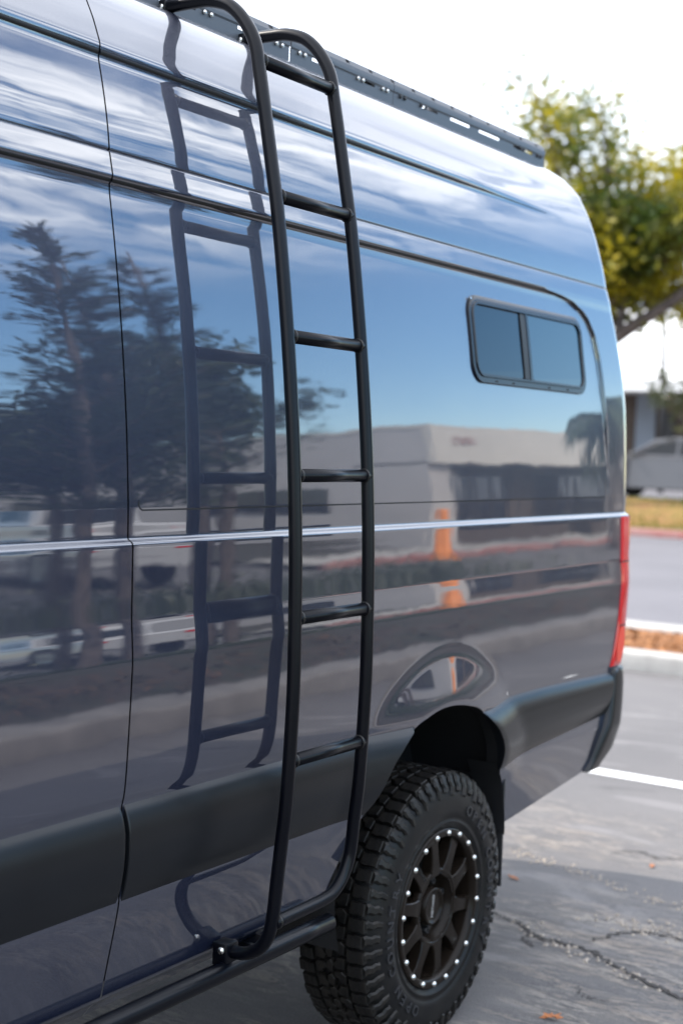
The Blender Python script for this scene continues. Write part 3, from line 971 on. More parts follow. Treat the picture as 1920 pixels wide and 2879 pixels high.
# flattened hook ends with bolts, lower clamp
for xq in (XL, XR):
    bm = bmesh.new(); add_box(bm, xq - .017, xq + .017, .262, .300, 2.272 + ZG, 2.305 + ZG, .006, 2)
    hk = bmobj('hook_clamp', bm, M_ladder, lad, True, 40)
    vv, ff = sweep([(xq - .022, .272, 2.287 + ZG), (xq - .016, .272, 2.287 + ZG)], .0065, 10); pyobj('bolt', vv, ff, M_steel, hk)
bm = bmesh.new(); add_box(bm, XL - .025, XL + .02, -.012, .030, .118 + ZG, .172 + ZG, .005, 2)
cl_ = bmobj('lower_clamp', bm, M_ladder, lad, True, 40)
vv, ff = sweep([(XL - .034, .0, .158 + ZG), (XL - .024, .0, .158 + ZG)], .0085, 8); pyobj('bolt', vv, ff, M_steel, cl_)

# ------------------------------------------------------------------ roof rack
rack = empty('roof_rack', (0, YM, 2.33 + ZG))
tag(rack, 'low black roof rack with slotted and perforated side plates along the van roof edge', 'roof rack')
def rack_plate(x0, x1, ys, parent=rack):
    """folded plate: slots in its lower band, round holes along its upper bend"""
    pr = [(.280, 2.286), (.280, 2.3145), (.280, 2.3225), (.2775, 2.3275), (.2775, 2.336), (.2785, 2.346), (.2805, 2.3500), (.2850, 2.3600), (.290, 2.3645), (.300, 2.3665), (.36, 2.3665)]
    slots = []; holes = []
    for b in np.arange(-3.6, 1.3, .57):
        slots += [(b + .053, b + .115), (b + .374, b + .46)]
    slots = [q_ for q_ in slots if q_[0] < .3] + [(.203, .294), (.374, .50), (.56, .704), (.803, .947)]
    for h in np.arange(-3.98 + .0, 1.2, .1182): holes.append((h - .009, h + .009))
    hx0 = (-.204 + 3.98) % .1182
    holes = [(a + hx0, b + hx0) for a, b in holes]
    xs = {x0, x1}
    for a, b in slots + holes:
        for q in (a, b, ):
            if x0 < q < x1: xs.add(round(float(q), 5))
    xs = sorted(xs)
    v = []; f = []
    for x in xs: v += [(x, y if ys > 0 else 2 * YM - y, z + ZG) for y, z in pr]
    K = len(pr)
    for i in range(len(xs) - 1):
        xm = (xs[i] + xs[i + 1]) / 2
        for k in range(K - 1):
            if k == 1 and any(a < xm < b for a, b in slots): continue
            if k == 6 and any(a < xm < b for a, b in holes): continue
            a_ = i * K + k; f.append((a_, a_ + K, a_ + K + 1, a_ + 1))
    o = pyobj('side_plate', v, f, M_rack, parent, False)
    so = o.modifiers.new('thickness', 'SOLIDIFY'); so.thickness = .003; so.offset = -1 if ys > 0 else 1
    return o
for a, b in ((-3.6, -2.2), (-2.195, -.99), (-.985, -.480), (-.473, .034), (.037, 1.042)):
    pl = rack_plate(a, b, 1)
    for bx in (a + .035, a + .06, b - .06, b - .035, a + .155, a + .18, b - .19, b - .165):
        vv, ff = sweep([(bx, .2795, 2.319 + ZG), (bx, .274, 2.319 + ZG)], .0055, 8)
        pyobj('bolt', vv, ff, M_steel if bx < .03 else M_black, pl)
rack_plate(-3.6, 1.042, -1)
for k in range(9):
    x = -3.4 + k * .54
    boxobj('cross_bar', x, x + .05, .31, 2 * YM - .31, 2.338 + ZG, 2.3625 + ZG, M_rack, rack, .004)
for x in (-3.2, -2.0, -.9, -.1, .84):
    boxobj('mounting_foot', x, x + .07, .292, .33, 2.285 + ZG, 2.34 + ZG, M_steel, rack, .004)

# ------------------------------------------------------------------ ground
def asphalt(name, base, dark, stains=True):
    m = bpy.data.materials.new(name); m.use_nodes = True
    t = m.node_tree; b = t.nodes['Principled BSDF']; b.inputs['Roughness'].default_value = .85; b.inputs['Specular IOR Level'].default_value = .3
    g = t.nodes.new('ShaderNodeTexCoord')
    def noise(scale, detail=4, dist=0, rough=.55, vec=None):
        n = t.nodes.new('ShaderNodeTexNoise'); n.inputs['Scale'].default_value = scale; n.inputs['Detail'].default_value = detail
        n.inputs['Distortion'].default_value = dist; n.inputs['Roughness'].default_value = rough
        lk(t, vec or g.outputs['Object'], n.inputs['Vector']); return n.outputs['Fac']
    def rng(v, a, c, lo=0., hi=1.):
        r = t.nodes.new('ShaderNodeMapRange'); r.interpolation_type = 'SMOOTHSTEP'
        r.inputs['From Min'].default_value = a; r.inputs['From Max'].default_value = c
        r.inputs['To Min'].default_value = lo; r.inputs['To Max'].default_value = hi
        lk(t, v, r.inputs['Value']); return r.outputs[0]
    def mixc(f, c1, c2):
        x = t.nodes.new('ShaderNodeMix'); x.data_type = 'RGBA'
        if isinstance(f, float): x.inputs[0].default_value = f
        else: lk(t, f, x.inputs[0])
        for i, c in ((6, c1), (7, c2)):
            if isinstance(c, tuple): x.inputs[i].default_value = (*c, 1)
            else: lk(t, c, x.inputs[i])
        return x.outputs[2]
    def mth(op, a, c):
        n = t.nodes.new('ShaderNodeMath'); n.operation = op
        for i, q in enumerate((a, c)):
            if isinstance(q, (int, float)): n.inputs[i].default_value = q
            else: lk(t, q, n.inputs[i])
        return n.outputs[0]
    col = mixc(rng(noise(.55, 5), .35, .65), dark, base)
    if stains:
        # asphalt is darker towards the van than in the lane behind it
        sp0 = t.nodes.new('ShaderNodeSeparateXYZ'); lk(t, g.outputs['Object'], sp0.inputs[0])
        wavy_x = mth('ADD', sp0.outputs[0], mth('MULTIPLY', mth('SUBTRACT', noise(1.1, 6, .8), .5), 2.2))
        col = mixc(mth('MULTIPLY', rng(wavy_x, 2.3, 1.2), .10), col, tuple(c * .50 for c in dark))
    col = mixc(mth('MULTIPLY', rng(noise(210, 3), .50, .66), .5), col, tuple(c * 1.5 for c in base))
    col = mixc(mth('MULTIPLY', rng(noise(150, 2), .56, .70), .55), col, tuple(c * .35 for c in base))
    if stains:
        mp = t.nodes.new('ShaderNodeMapping'); mp.inputs['Rotation'].default_value = (0, 0, R(-20)); mp.inputs['Scale'].default_value = (1.0, .35, 1)
        lk(t, g.outputs['Object'], mp.inputs[0])
        s1 = rng(noise(2.3, 7, 1.6, .62, mp.outputs[0]), .54, .66)
        col = mixc(mth('MULTIPLY', s1, .45), col, tuple(min(.6, c * 1.75) for c in base))
        s2 = rng(noise(3.1, 6, .8, .6, mp.outputs[0]), .60, .70)
        col = mixc(mth('MULTIPLY', s2, .5), col, tuple(c * .5 for c in dark))
        # silt lines left by run-off: thin wavering contours, pale and dark, following the fall of the lot
        ms = t.nodes.new('ShaderNodeMapping'); ms.inputs['Rotation'].default_value = (0, 0, R(-22)); ms.inputs['Scale'].default_value = (2.6, .75, 1)
        ms.inputs['Location'].default_value = (.35, .2, 0)
        lk(t, g.outputs['Object'], ms.inputs[0])
        n1 = noise(1.5, 9, .25, .68, ms.outputs[0]); n2 = noise(2.6, 9, .3, .70, ms.outputs[0]); n3 = noise(1.3, 3)
        near = rng(wavy_x, 3.2, 1.7); yfade = rng(sp0.outputs[1], -1.1, -.5, .06, 1.)
        def contour(n, lev, wid, amt, colr):
            nonlocal col
            d = mth('ABSOLUTE', mth('SUBTRACT', n, lev), 0)
            f = mth('MULTIPLY', mth('MULTIPLY', rng(d, wid, 0., 0., 1.), amt), rng(n3, .40, .60, .04, .60))
            f = mth('MULTIPLY', mth('MULTIPLY', f, near), yfade)
            col = mixc(f, col, colr)
        col = mixc(mth('MULTIPLY', mth('MULTIPLY', mth('MULTIPLY', rng(n2, .40, .30), near), .55), yfade), col, (.050, .046, .045))
        contour(n1, .50, .060, .60, (.17, .150, .130))
        contour(n1, .465, .022, .95, (.36, .32, .27))
        contour(n1, .425, .018, .85, (.040, .036, .034))
        contour(n2, .55, .024, .85, (.31, .25, .195))
        contour(n2, .50, .018, .80, (.035, .031, .030))
        contour(n2, .43, .020, .50, (.23, .205, .18))
        contour(n1, .57, .010, .70, (.30, .27, .235))
        contour(n2, .60, .030, .60, (.055, .045, .038))
    lk(t, col, b.inputs['Base Color'])
    bp = t.nodes.new('ShaderNodeBump'); bp.inputs['Strength'].default_value = .6; bp.inputs['Distance'].default_value = .006
    lk(t, noise(170, 4), bp.inputs['Height']); lk(t, bp.outputs[0], b.inputs['Normal'])
    return m
M_asph = asphalt('worn_asphalt', (.128, .122, .121), (.100, .096, .097))
M_road = asphalt('road_asphalt', (.135, .131, .141), (.118, .115, .124), False)
M_conc = mat('kerb_concrete', (.42, .40, .37), .8, noise=(6, .3), bump=(40, .4, .004))
M_white = mat('white_road_paint', (.78, .78, .76), .6, noise=(14, .12))
M_red = mat('red_kerb_paint', (.30, .10, .085), .65, noise=(4, 0, (.34, .20, .18)))
M_mulch = mat('orange_bark_mulch', (.36, .15, .045), .9, noise=(16, 0, (.17, .075, .03)), bump=(30, 1, .03))
M_soil = mat('leaf_littered_soil', (.050, .036, .029), .95, noise=(3.5, 0, (.024, .031, .020)), bump=(22, 1, .03))
M_grassbase = mat('dry_turf', (.20, .135, .030), .9, noise=(1.6, 0, (.26, .13, .05)), bump=(20, .8, .03))

def sheet(name, x0, x1, y0, y1, z, m):
    return pyobj(name, [(x0, y0, z), (x1, y0, z), (x1, y1, z), (x0, y1, z)], [(0, 1, 2, 3)], m, None, False)
struct(sheet('ground', -400, 400, -400, 400, 0, M_asph), 'worn grey asphalt parking lot with pale stains')
struct(sheet('road', 8.92, 24.15, -2, 200, .004, M_road), 'pale grey road beyond the planted median')
struct(sheet('parking_line', 3.43, 3.55, -.9, 5.2, .004, M_white), 'white painted parking line behind the van')

def kerb(name, x0, x1, y0, y1, h, m, label):
    bm = bmesh.new(); add_box(bm, x0, x1, y0, y1, -.05, h, .025, 3)
    return struct(bmobj(name, bm, m, None, True, 50), label)
kerb('kerb', 6.92, 7.14, .2, 60, .15, M_conc, 'pale concrete kerb on the near side of the median')
kerb('kerb', 8.55, 8.92, .2, 60, .15, M_conc, 'pale concrete kerb on the far side of the median')
struct(sheet('planting_strip', 7.12, 8.57, .25, 60, .11, M_mulch), 'orange bark mulch filling the median strip')
kerb('kerb', 24.10, 24.45, -2, 120, .15, M_red, 'faded red painted kerb across the road')
M_conc2 = mat('weathered_kerb', (.20, .185, .175), .85, noise=(5, .35), bump=(40, .4, .004))
kerb('kerb', -60, 60, -2.86, -2.62, .15, M_conc2, 'concrete kerb along the planting bed facing the van')

# rising verge behind the red kerb and the raised lot the silver car stands on
random.seed(4)
v = []; f = []; nx, ny = 14, 60
for i in range(nx + 1):
    for j in range(ny + 1):
        x = 24.4 + 3.4 * i / nx; y = -2 + 100 * j / ny
        v.append((x, y, 0.12 + .53 * float(sstep(24.6, 27.6, x)) + .03 * math.sin(3.1 * y + x * 2)))
for i in range(nx):
    for j in range(ny): a = i * (ny + 1) + j; f.append((a, a + ny + 1, a + ny + 2, a + 1))
struct(pyobj('verge', v, f, M_grassbase, None, True), 'sloping dry grass verge behind the red kerb')
struct(sheet('upper_lot', 27.6, 120, -2, 120, .635, M_road), 'raised lot behind the grass verge')

def blades(name, n, area, zf, h, m, seed):
    rnd = random.Random(seed); v = []; f = []
    for _ in range(n):
        x = rnd.uniform(area[0], area[1]); y = rnd.uniform(area[2], area[3]); z = zf(x, y)
        a = rnd.uniform(0, PI); w = rnd.uniform(.008, .02); hh = h * rnd.uniform(.5, 1.3); l = rnd.uniform(-.06, .06)
        b = len(v); dx, dy = w * math.cos(a), w * math.sin(a)
        v += [(x - dx, y - dy, z), (x + dx, y + dy, z), (x + l, y + l * .6, z + hh)]; f.append((b, b + 1, b + 2))
    o = pyobj(name, v, f, m, None, False); o['kind'] = 'stuff'; return o
M_blade = leaf_mat('grass_blade', (.20, .17, .03), (.10, .14, .03), .3)
tag(blades('grass', 9000, (24.5, 27.7, 4, 14), lambda x, y: 0.10 + .53 * float(sstep(24.6, 27.6, x)), .10, M_blade, 3), 'dry yellow-green grass on the verge below the silver car', 'grass')

# bark chips in the median
def chips(name, n, area, z, size, m, seed, label, cat):
    rnd = random.Random(seed); v = []; f = []
    for _ in range(n):
        x = rnd.uniform(area[0], area[1]); y = rnd.uniform(area[2], area[3]); s = size * rnd.uniform(.5, 1.4)
        a = rnd.uniform(0, 6.28); q = Vector((math.cos(a), math.sin(a), rnd.uniform(-.5, .5))) * s; w = Vector((-math.sin(a), math.cos(a), rnd.uniform(-.4, .4))) * s * rnd.uniform(.4, .8)
        c = Vector((x, y, z + rnd.uniform(0, size * .8))); b = len(v)
        v += [c - q - w * .4, c - w, c + q, c + w]; f.append((b, b + 1, b + 2, b + 3))
    o = pyobj(name, v, f, m, None, False); o['kind'] = 'stuff'; tag(o, label, cat); return o
chips('bark_chips', 2600, (7.16, 8.5, .5, 5), .112, .035, M_mulch, 5, 'orange bark chips covering the median strip', 'mulch')

# cracks: thin broken grooves
M_crack = mat('crack_shadow', (.035, .030, .027), .95)
def crack(pts, w, seed):
    rnd = random.Random(seed)
    P = catmull([(x, y, 0) for x, y in pts], 14); v = []; f = []
    for i, q in enumerate(P):
        a = P[max(0, i - 1)]; b = P[min(len(P) - 1, i + 1)]; d = (b - a).normalized(); n = Vector((-d.y, d.x, 0))
        j = rnd.uniform(-.012, .012); ww = w * rnd.uniform(.25, 1.3) * math.sin(PI * (i + .6) / (len(P) + .2)) ** .4
        c = q + n * j
        v += [(c.x - n.x * ww, c.y - n.y * ww, .0045), (c.x + n.x * ww, c.y + n.y * ww, .0045)]
    for i in range(len(P) - 1): f.append((2 * i, 2 * i + 2, 2 * i + 3, 2 * i + 1))
    o = pyobj('crack', v, f, M_crack, None, False); return struct(o, 'jagged dark crack across the asphalt behind the tyre')
crack([(1.10, .42), (1.06, .30), (1.03, .23), (.95, .12), (.95, -.05), (.84, -.25), (.74, -.46), (.70, -.62)], .011, 1)
crack([(.98, .17), (.90, .16), (.86, .10)], .007, 2)
crack([(2.25, .05), (2.16, .16), (2.2, .26), (2.1, .34)], .006, 3)
crack([(1.02, -.02), (1.20, -.10), (1.26, -.24), (1.18, -.40)], .010, 4)
crack([(.62, -.16), (.56, -.22), (.57, -.30)], .004, 5)
# small pale stones on the crack
def pebbles():
    rnd = random.Random(8); V = []; F = []
    for _ in range(260):
        t = rnd.random(); k = rnd.choice([0, 1, 2])
        if k == 0: x = 1.05 - .33 * t; y = .28 - .76 * t
        elif k == 1: x = 1.27 + rnd.gauss(0, .06); y = -.12 + rnd.gauss(0, .10)
        else: x = 1.87 - .28 * t; y = .7 - .85 * t
        x += rnd.gauss(0, .03); y += rnd.gauss(0, .03); s = rnd.uniform(.003, .010)
        b = len(V)
        for dx, dy, dz in ((-1, -.6, 0), (.9, -.8, 0), (1, .7, 0), (-.7, .9, 0), (.1, 0, 1)): V.append((x + dx * s * rnd.uniform(.6, 1.1), y + dy * s, dz * s * .9 + .001))
        F += [(b, b + 1, b + 4), (b + 1, b + 2, b + 4), (b + 2, b + 3, b + 4), (b + 3, b, b + 4)]
    o = pyobj('gravel', V, F, mat('pale_grit', (.42, .36, .30), .9, noise=(40, .4)), None, False); o['kind'] = 'stuff'
    return tag(o, 'loose pale grit gathered along the asphalt cracks', 'gravel')
pebbles()

# fallen leaves
M_leaf = mat('dry_leaf', (.45, .17, .06), .7, noise=(60, 0, (.30, .10, .035)))
def fallen_leaf(x, y, size, rot, label, seed):
    rnd = random.Random(seed)
    out = [(-1.3, 0), (-.75, .30), (-.85, .75), (-.35, .50), (0, .95), (.25, .42), (.95, .60), (.62, .12), (1.15, -.25), (.45, -.32), (.25, -.85), (-.15, -.40), (-.7, -.62), (-.62, -.12)]
    v = [(0, 0, .35)]
    for a, b in out: v.append((a, b * .62, .30 * abs(b) + .25 * rnd.random() + (.15 if a > .5 else 0)))
    f = [(0, i + 1, (i + 1) % len(out) + 1) for i in range(len(out))]
    ca, sa = math.cos(rot), math.sin(rot)
    v = [((a * ca - b * sa) * size + x, (a * sa + b * ca) * size + y, c * size + .002) for a, b, c in v]
    o = pyobj('fallen_leaf', v, f, M_leaf, None, False)
    so = o.modifiers.new('thickness', 'SOLIDIFY'); so.thickness = .0012
    return tag(o, label, 'leaf', 'dry leaves on the asphalt')
fallen_leaf(.335, -.212, .030, R(-60), 'curled orange dry leaf on the asphalt at the bottom edge of the picture', 1)
fallen_leaf(2.02, .13, .020, R(10), 'tiny dry leaf on pale asphalt beyond the stained band', 2)
fallen_leaf(1.50, .50, .024, R(80), 'dry leaf on the asphalt just behind the mud flap', 4)

# ------------------------------------------------------------------ trees
M_bark = mat('grey_bark', (.13, .105, .095), .9, noise=(7, .5), bump=(25, 1, .02))
M_leafy = leaf_mat('yellow_green_leaf', (.40, .32, .010), (.060, .095, .014), .5, .55)
M_leafd = leaf_mat('dark_evergreen_leaf', (.030, .052, .022), (.055, .075, .030), .25, .7)
M_leafo = leaf_mat('olive_leaf', (.06, .075, .03), (.11, .105, .035), .35, .8)

def leaf_cloud(rnd, centres, n, spread, size, flat=.6, droop=0.0):
    v = []; f = []
    for _ in range(n):
        c, s = centres[rnd.randrange(len(centres))]
        q = Vector((rnd.gauss(0, 1), rnd.gauss(0, 1), rnd.gauss(0, flat))) * spread * s
        q = q if q.length < 2.0 * spread * s else q * (2.0 * spread * s / q.length)
        pnt = c + q; sz = size * rnd.uniform(.6, 1.4)
        a = Vector((rnd.gauss(0, 1), rnd.gauss(0, 1), rnd.gauss(0, .6) - droop)).normalized()
        b = a.cross(Vector((rnd.gauss(0, 1), rnd.gauss(0, 1), rnd.gauss(0, 1)))).normalized()
        k = len(v)
        v += [pnt - a * sz, pnt + b * sz * .45, pnt + a * sz, pnt - b * sz * .45]
        f.append((k, k + 1, k + 2, k + 3))
    return v, f

def broad_tree(name, base, H, crown_c, crown_r, n, size, lm, seed, label, limbs=9, lean=(0, 0), spread=.36, group=None, low=.35, extra=()):
    rnd = random.Random(seed); base = Vector(base); cc = Vector(crown_c)
    t = empty(name, base); tag(t, label, 'tree', group)
    fork = base + Vector((lean[0], lean[1], (cc.z - crown_r[2] - base.z) * .95))
    trunk = catmull([base, base * .6 + fork * .4 + Vector((.08, -.05, 0)), fork, fork * .6 + cc * .4, cc], 5)
    N = len(trunk); r0 = H * .022
    parts = [sweep(trunk, [r0 * (1 - .8 * i / N) for i in range(N)], 9)]
    cent = []
    for k in range(limbs):
        a = 2 * PI * k / limbs + rnd.uniform(-.4, .4)
        tip = cc + Vector((math.cos(a) * crown_r[0], math.sin(a) * crown_r[1], crown_r[2] * rnd.uniform(-low * 2, .95))) * rnd.uniform(.62, .97)
        s0 = trunk[min(N - 1, int(N * rnd.uniform(.42, .8)))]
        mid = (s0 + tip) / 2 + Vector((rnd.uniform(-.3, .3), rnd.uniform(-.3, .3), rnd.uniform(0, .4)))
        L = catmull([s0, mid, tip], 5); parts.append(sweep(L, [r0 * .42 * (1 - .75 * i / len(L)) for i in range(len(L))], 6))
        for q in L[3:]: cent.append((q, .7))
        for _ in range(4):
            st = L[rnd.randrange(3, len(L))]; tp = st + Vector((rnd.gauss(0, 1), rnd.gauss(0, 1), rnd.gauss(.1, .7))) * crown_r[0] * .17
            parts.append(sweep([st, (st + tp) / 2 + Vector((0, 0, .06)), tp], [r0 * .16, r0 * .13, r0 * .09], 5)); cent.append((tp, .62)); cent.append(((st + tp) / 2, .62))
    for lb in extra: parts.append(sweep(catmull(lb[0], 6), [lb[1] + (lb[2] - lb[1]) * i / ((len(lb[0]) - 1) * 6) for i in range((len(lb[0]) - 1) * 6 + 1)], 9))
    vv, ff = merge(*parts); pyobj('trunk', vv, ff, M_bark, t)
    vv, ff = leaf_cloud(rnd, cent, n, spread * crown_r[0] * .5, size); pyobj('crown', vv, ff, lm, t, False)
    return t

broad_tree('street_tree', (26.2, 11.6, .45), 9, (26.4, 10.2, 7.6), (2.8, 3.1, 2.9), 24000, .105, M_leafy, 11, 'tree with sunlit yellow-green crown rising behind the van roof', 24, (-.2, -.2), .50, None, .45, [([(26.25, 11.55, 2.6), (26.25, 11.1, 3.75), (26.3, 10.6, 4.25), (26.3, 10.0, 4.62), (26.3, 9.3, 5.05), (26.3, 8.2, 5.9)], .20, .10), ([(26.3, 10.6, 4.25), (26.4, 10.5, 5.2), (26.5, 10.7, 6.6)], .10, .05)])
broad_tree('street_tree', (31.0, 8.0, .56), 6, (31.0, 9.6, 4.6), (1.8, 2.2, 2.6), 4200, .10, M_leafo, 17, 'bushy olive-green tree beside the white-roofed building at the right edge', 9, (0, .4), .42)

def conifer(base, H, seed, label, lm, rad=2.3, n=6500, start=.16):
    rnd = random.Random(seed); base = Vector(base)
    t = empty('conifer_tree', base); tag(t, label, 'tree', 'evergreens in the planting bed')
    top = base + Vector((rnd.uniform(-.3, .3), rnd.uniform(-.3, .3), H))
    trunk = catmull([base, base * .5 + top * .5 + Vector((rnd.uniform(-.2, .2), rnd.uniform(-.2, .2), 0)), top], 8)
    N = len(trunk); parts = [sweep(trunk, [H * .02 * (1 - .88 * i / N) for i in range(N)], 9)]
    v = []; f = []
    z = start
    while z < .985:
        i = z * (N - 1); p0 = trunk[int(i)] * (1 - i % 1) + trunk[min(N - 1, int(i) + 1)] * (i % 1)
        prof = (1 - z) ** .75 * (.55 + .45 * math.sin(PI * min(1, z * 1.5)))
        for k in range(5):
            if rnd.random() < .30: continue
            a = rnd.uniform(0, 2 * PI); L = rad * prof * rnd.uniform(.35, 1.3) + .22
            d = Vector((math.cos(a), math.sin(a), rnd.uniform(-.1, .95)))
            e = p0 + Vector((d.x * L, d.y * L, d.z * L * .6))
            br = [p0, p0 + (e - p0) * .5 + Vector((0, 0, .05 * L)), e + Vector((0, 0, .12 * L))]
            parts.append(sweep(br, [.022 * H * .35 * (1 - z) + .006, .012, .004], 5))
            m_ = int(n * L / (rad * 30)) + 8
            for _ in range(m_):
                s = rnd.uniform(.18, 1.04); q = p0 + (br[2] - p0) * s
                side = Vector((-d.y, d.x, 0)) * rnd.gauss(0, .20) * L * (.35 + .65 * s)
                q = q + side + Vector((0, 0, rnd.gauss(.0, .09) * L - .02))
                ax = (Vector((d.x, d.y, .25)) + side.normalized() * rnd.uniform(.2, .9)).normalized(); sz = rnd.uniform(.05, .14)
                bx = ax.cross(Vector((rnd.gauss(0, .4), rnd.gauss(0, .4), 1))).normalized()
                b = len(v)
                v += [q - ax * sz * .5, q + bx * sz * .16, q + ax * sz, q - bx * sz * .16]; f.append((b, b + 1, b + 2, b + 3))
        z += rnd.uniform(.030, .055)
    vv, ff = merge(*parts); pyobj('trunk', vv, ff, M_bark, t)
    pyobj('crown', v, f, lm, t, False)
    return t
conifer((8.1, -7.5, .1), 6.1, 21, 'tall narrow evergreen mirrored beside the vertical van seam', M_leafd, 1.5, 6500, .3)
conifer((5.8, -6.5, 0.1), 5.35, 22, 'dark evergreen mirrored in the middle of the door panel', M_leafd, 1.7, 6500, .3)
conifer((4.65, -6.0, .1), 5.3, 23, 'broad dark evergreen mirrored at the front edge of the door panel', M_leafd, 1.5, 6500, .3)
broad_tree('street_tree', (5.6, -7.2, .1), 4, (5.5, -7.2, 3.2), (1.8, .9, 1.2), 7000, .070, M_leafd, 31, 'low dark bushy tree mirrored below the evergreens', 10, (0, 0), .45, None, .5)
broad_tree('street_tree', (8.0, -7.1, .1), 4, (7.9, -7.2, 3.75), (1.35, 1.0, .95), 5000, .070, M_leafd, 32, 'wide flat-crowned dark tree mirrored behind the ladder', 8, (0, 0), .40, None, .3)

def palm(base, H, seed, label):
    rnd = random.Random(seed); base = Vector(base); t = empty('palm_tree', base); tag(t, label, 'tree')
    top = base + Vector((.2, .1, H)); tr = catmull([base, base * .5 + top * .5 + Vector((.12, 0, 0)), top], 8)
    vv, ff = sweep(tr, [.16 - .05 * i / len(tr) for i in range(len(tr))], 9); pyobj('trunk', vv, ff, M_bark, t)
    v = []; f = []
    for k in range(34):
        a = rnd.uniform(0, 2 * PI); L = rnd.uniform(1.1, 1.7); u_ = rnd.uniform(-.8, .9)
        d = Vector((math.cos(a), math.sin(a), 0)); prev = None
        for s in np.linspace(0, 1, 8):
            c = top + d * L * s * (.9 if u_ > 0 else .45) + Vector((0, 0, u_ * L * s - 1.2 * L * s * s))
            w = Vector((-d.y, d.x, -.3)) * (.20 * math.sin(PI * min(1, s * .9 + .1)))
            b = len(v); v += [c - w, c, c + w]
            if prev is not None: f += [(prev, b, b + 1, prev + 1), (prev + 1, b + 1, b + 2, prev + 2)]
            prev = b
    pyobj('crown', v, f, M_leafd, t, False)
palm((24.4, -9.7, 0), 4.6, 41, 'shaggy palm mirrored beside the small side window')

# planting bed behind the photographer, mirrored in the flank
v = []; f = []; nx, ny = 120, 14
for i in range(nx + 1):
    for j in range(ny + 1):
        x = -30 + 60 * i / nx; y = -2.84 - 4.6 * j / ny
        v.append((x, y, .10 + .10 * math.sin(PI * j / ny) + .03 * math.sin(2.1 * x + 1.3 * y)))
for i in range(nx):
    for j in range(ny): a = i * (ny + 1) + j; f.append((a, a + 1, a + ny + 2, a + ny + 1))
struct(pyobj('planting_bed', v, f, M_soil, None, True), 'leaf-littered planting bed mirrored in the lower flank')
M_litter = mat('brown_litter', (.095, .050, .032), .9, noise=(3, 0, (.04, .033, .022)))
chips('leaf_litter', 9000, (-2, 14, -6.5, -2.9), .15, .030, M_litter, 6, 'brown leaf litter and bark on the planting bed', 'leaf litter')
M_cover = leaf_mat('ground_cover_leaf', (.035, .055, .022), (.06, .07, .03), .2)
rnd = random.Random(9)
cl = [(Vector((rnd.uniform(-1, 13), rnd.uniform(-7.3, -5.0), rnd.uniform(.12, .38))), 1) for _ in range(420)]
vv, ff = leaf_cloud(rnd, cl, 40000, .36, .030, .35)
o = pyobj('ground_cover', vv, ff, M_cover, None, False); o['kind'] = 'stuff'; tag(o, 'low dark green ground cover in the planting bed', 'ground cover')
kerb('kerb', -60, 60, -7.6, -7.4, .15, M_conc, 'concrete kerb at the back of the planting bed')

# ------------------------------------------------------------------ buildings
M_wallw = mat('warm_white_wall', (.62, .58, .52), .8, noise=(.8, .12), bump=(60, .2, .004))
M_wallg = mat('grey_render_wall', (.50, .47, .45), .85, noise=(.7, .12), bump=(60, .2, .004))
M_dkglass = mat('dark_shop_glass', (.012, .016, .024), .06, spec=.7)
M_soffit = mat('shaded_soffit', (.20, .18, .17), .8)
M_bronze = mat('bronze_mullion', (.05, .04, .035), .5)
M_roofw = mat('white_metal_roof', (.80, .80, .79), .5, noise=(.6, .06))
M_bluewall = mat('blue_grey_wall', (.22, .25, .29), .8, noise=(1.2, .15))
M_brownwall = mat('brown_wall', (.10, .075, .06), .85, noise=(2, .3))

bld = empty('office_building', (40, -20, 0))
tag(bld, 'low pale office building with deep fascia and dark glazing, mirrored in the rear flank', 'building')
boxobj('roof_slab', 22.7, 62, -42, -13, 4.55, 4.68, M_wallw, bld)
boxobj('fascia', 22.7, 62, -13.25, -13.0, 3.25, 4.548, M_wallw, bld)
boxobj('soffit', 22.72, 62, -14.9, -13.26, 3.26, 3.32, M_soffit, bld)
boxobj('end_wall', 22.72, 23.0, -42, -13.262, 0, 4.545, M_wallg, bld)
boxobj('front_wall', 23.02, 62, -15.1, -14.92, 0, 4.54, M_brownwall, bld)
for k in range(6):
    x0 = 25.4 + k * 5.6
    wn = boxobj('window', x0, x0 + 4.6, -14.915, -14.86, .35, 2.95, M_dkglass, bld)
    WLOC[wn.name] = Vector((0, 0, 0))
    for q in range(5): boxobj('mullion', x0 - .03 + q * 1.15, x0 + .05 + q * 1.15, -14.855, -14.80, .35, 2.95, M_bronze, wn)
for x0 in (22.99, 33.6, 44.8):
    boxobj('pillar', x0, x0 + 1.3, -13.9, -13.263, 0, 3.255, M_wallg, bld)
for y0 in (-19.2, -25.5, -32):
    wn = boxobj('window', 22.66, 22.715, y0, y0 + 3.4, .9, 2.5, M_dkglass, bld)
    WLOC[wn.name] = Vector((0, 0, 0))
    boxobj('mullion', 22.62, 22.655, y0 + 1.66, y0 + 1.74, .9, 2.5, M_bronze, wn)
sg = boxobj('sign_panel', 33.0, 35.6, -12.995, -12.95, 3.55, 4.25, M_bluewall, bld)
boxobj('sign_panel', 24.2, 24.7, -12.995, -12.95, 3.95, 4.25, mat('muted_red_panel', (.36, .24, .21), .6), bld)
struct(sheet('walkway', 16, 70, -13.2, -11.55, .13, M_conc), 'concrete walkway in front of the mirrored office building')
kerb('kerb', 16, 70, -11.56, -11.3, .15, M_red, 'red painted kerb in front of the mirrored office building')
struct(sheet('lawn', 17, 22.6, -40, -11.57, .1, M_soil), 'dark planting beside the end wall of the mirrored building')

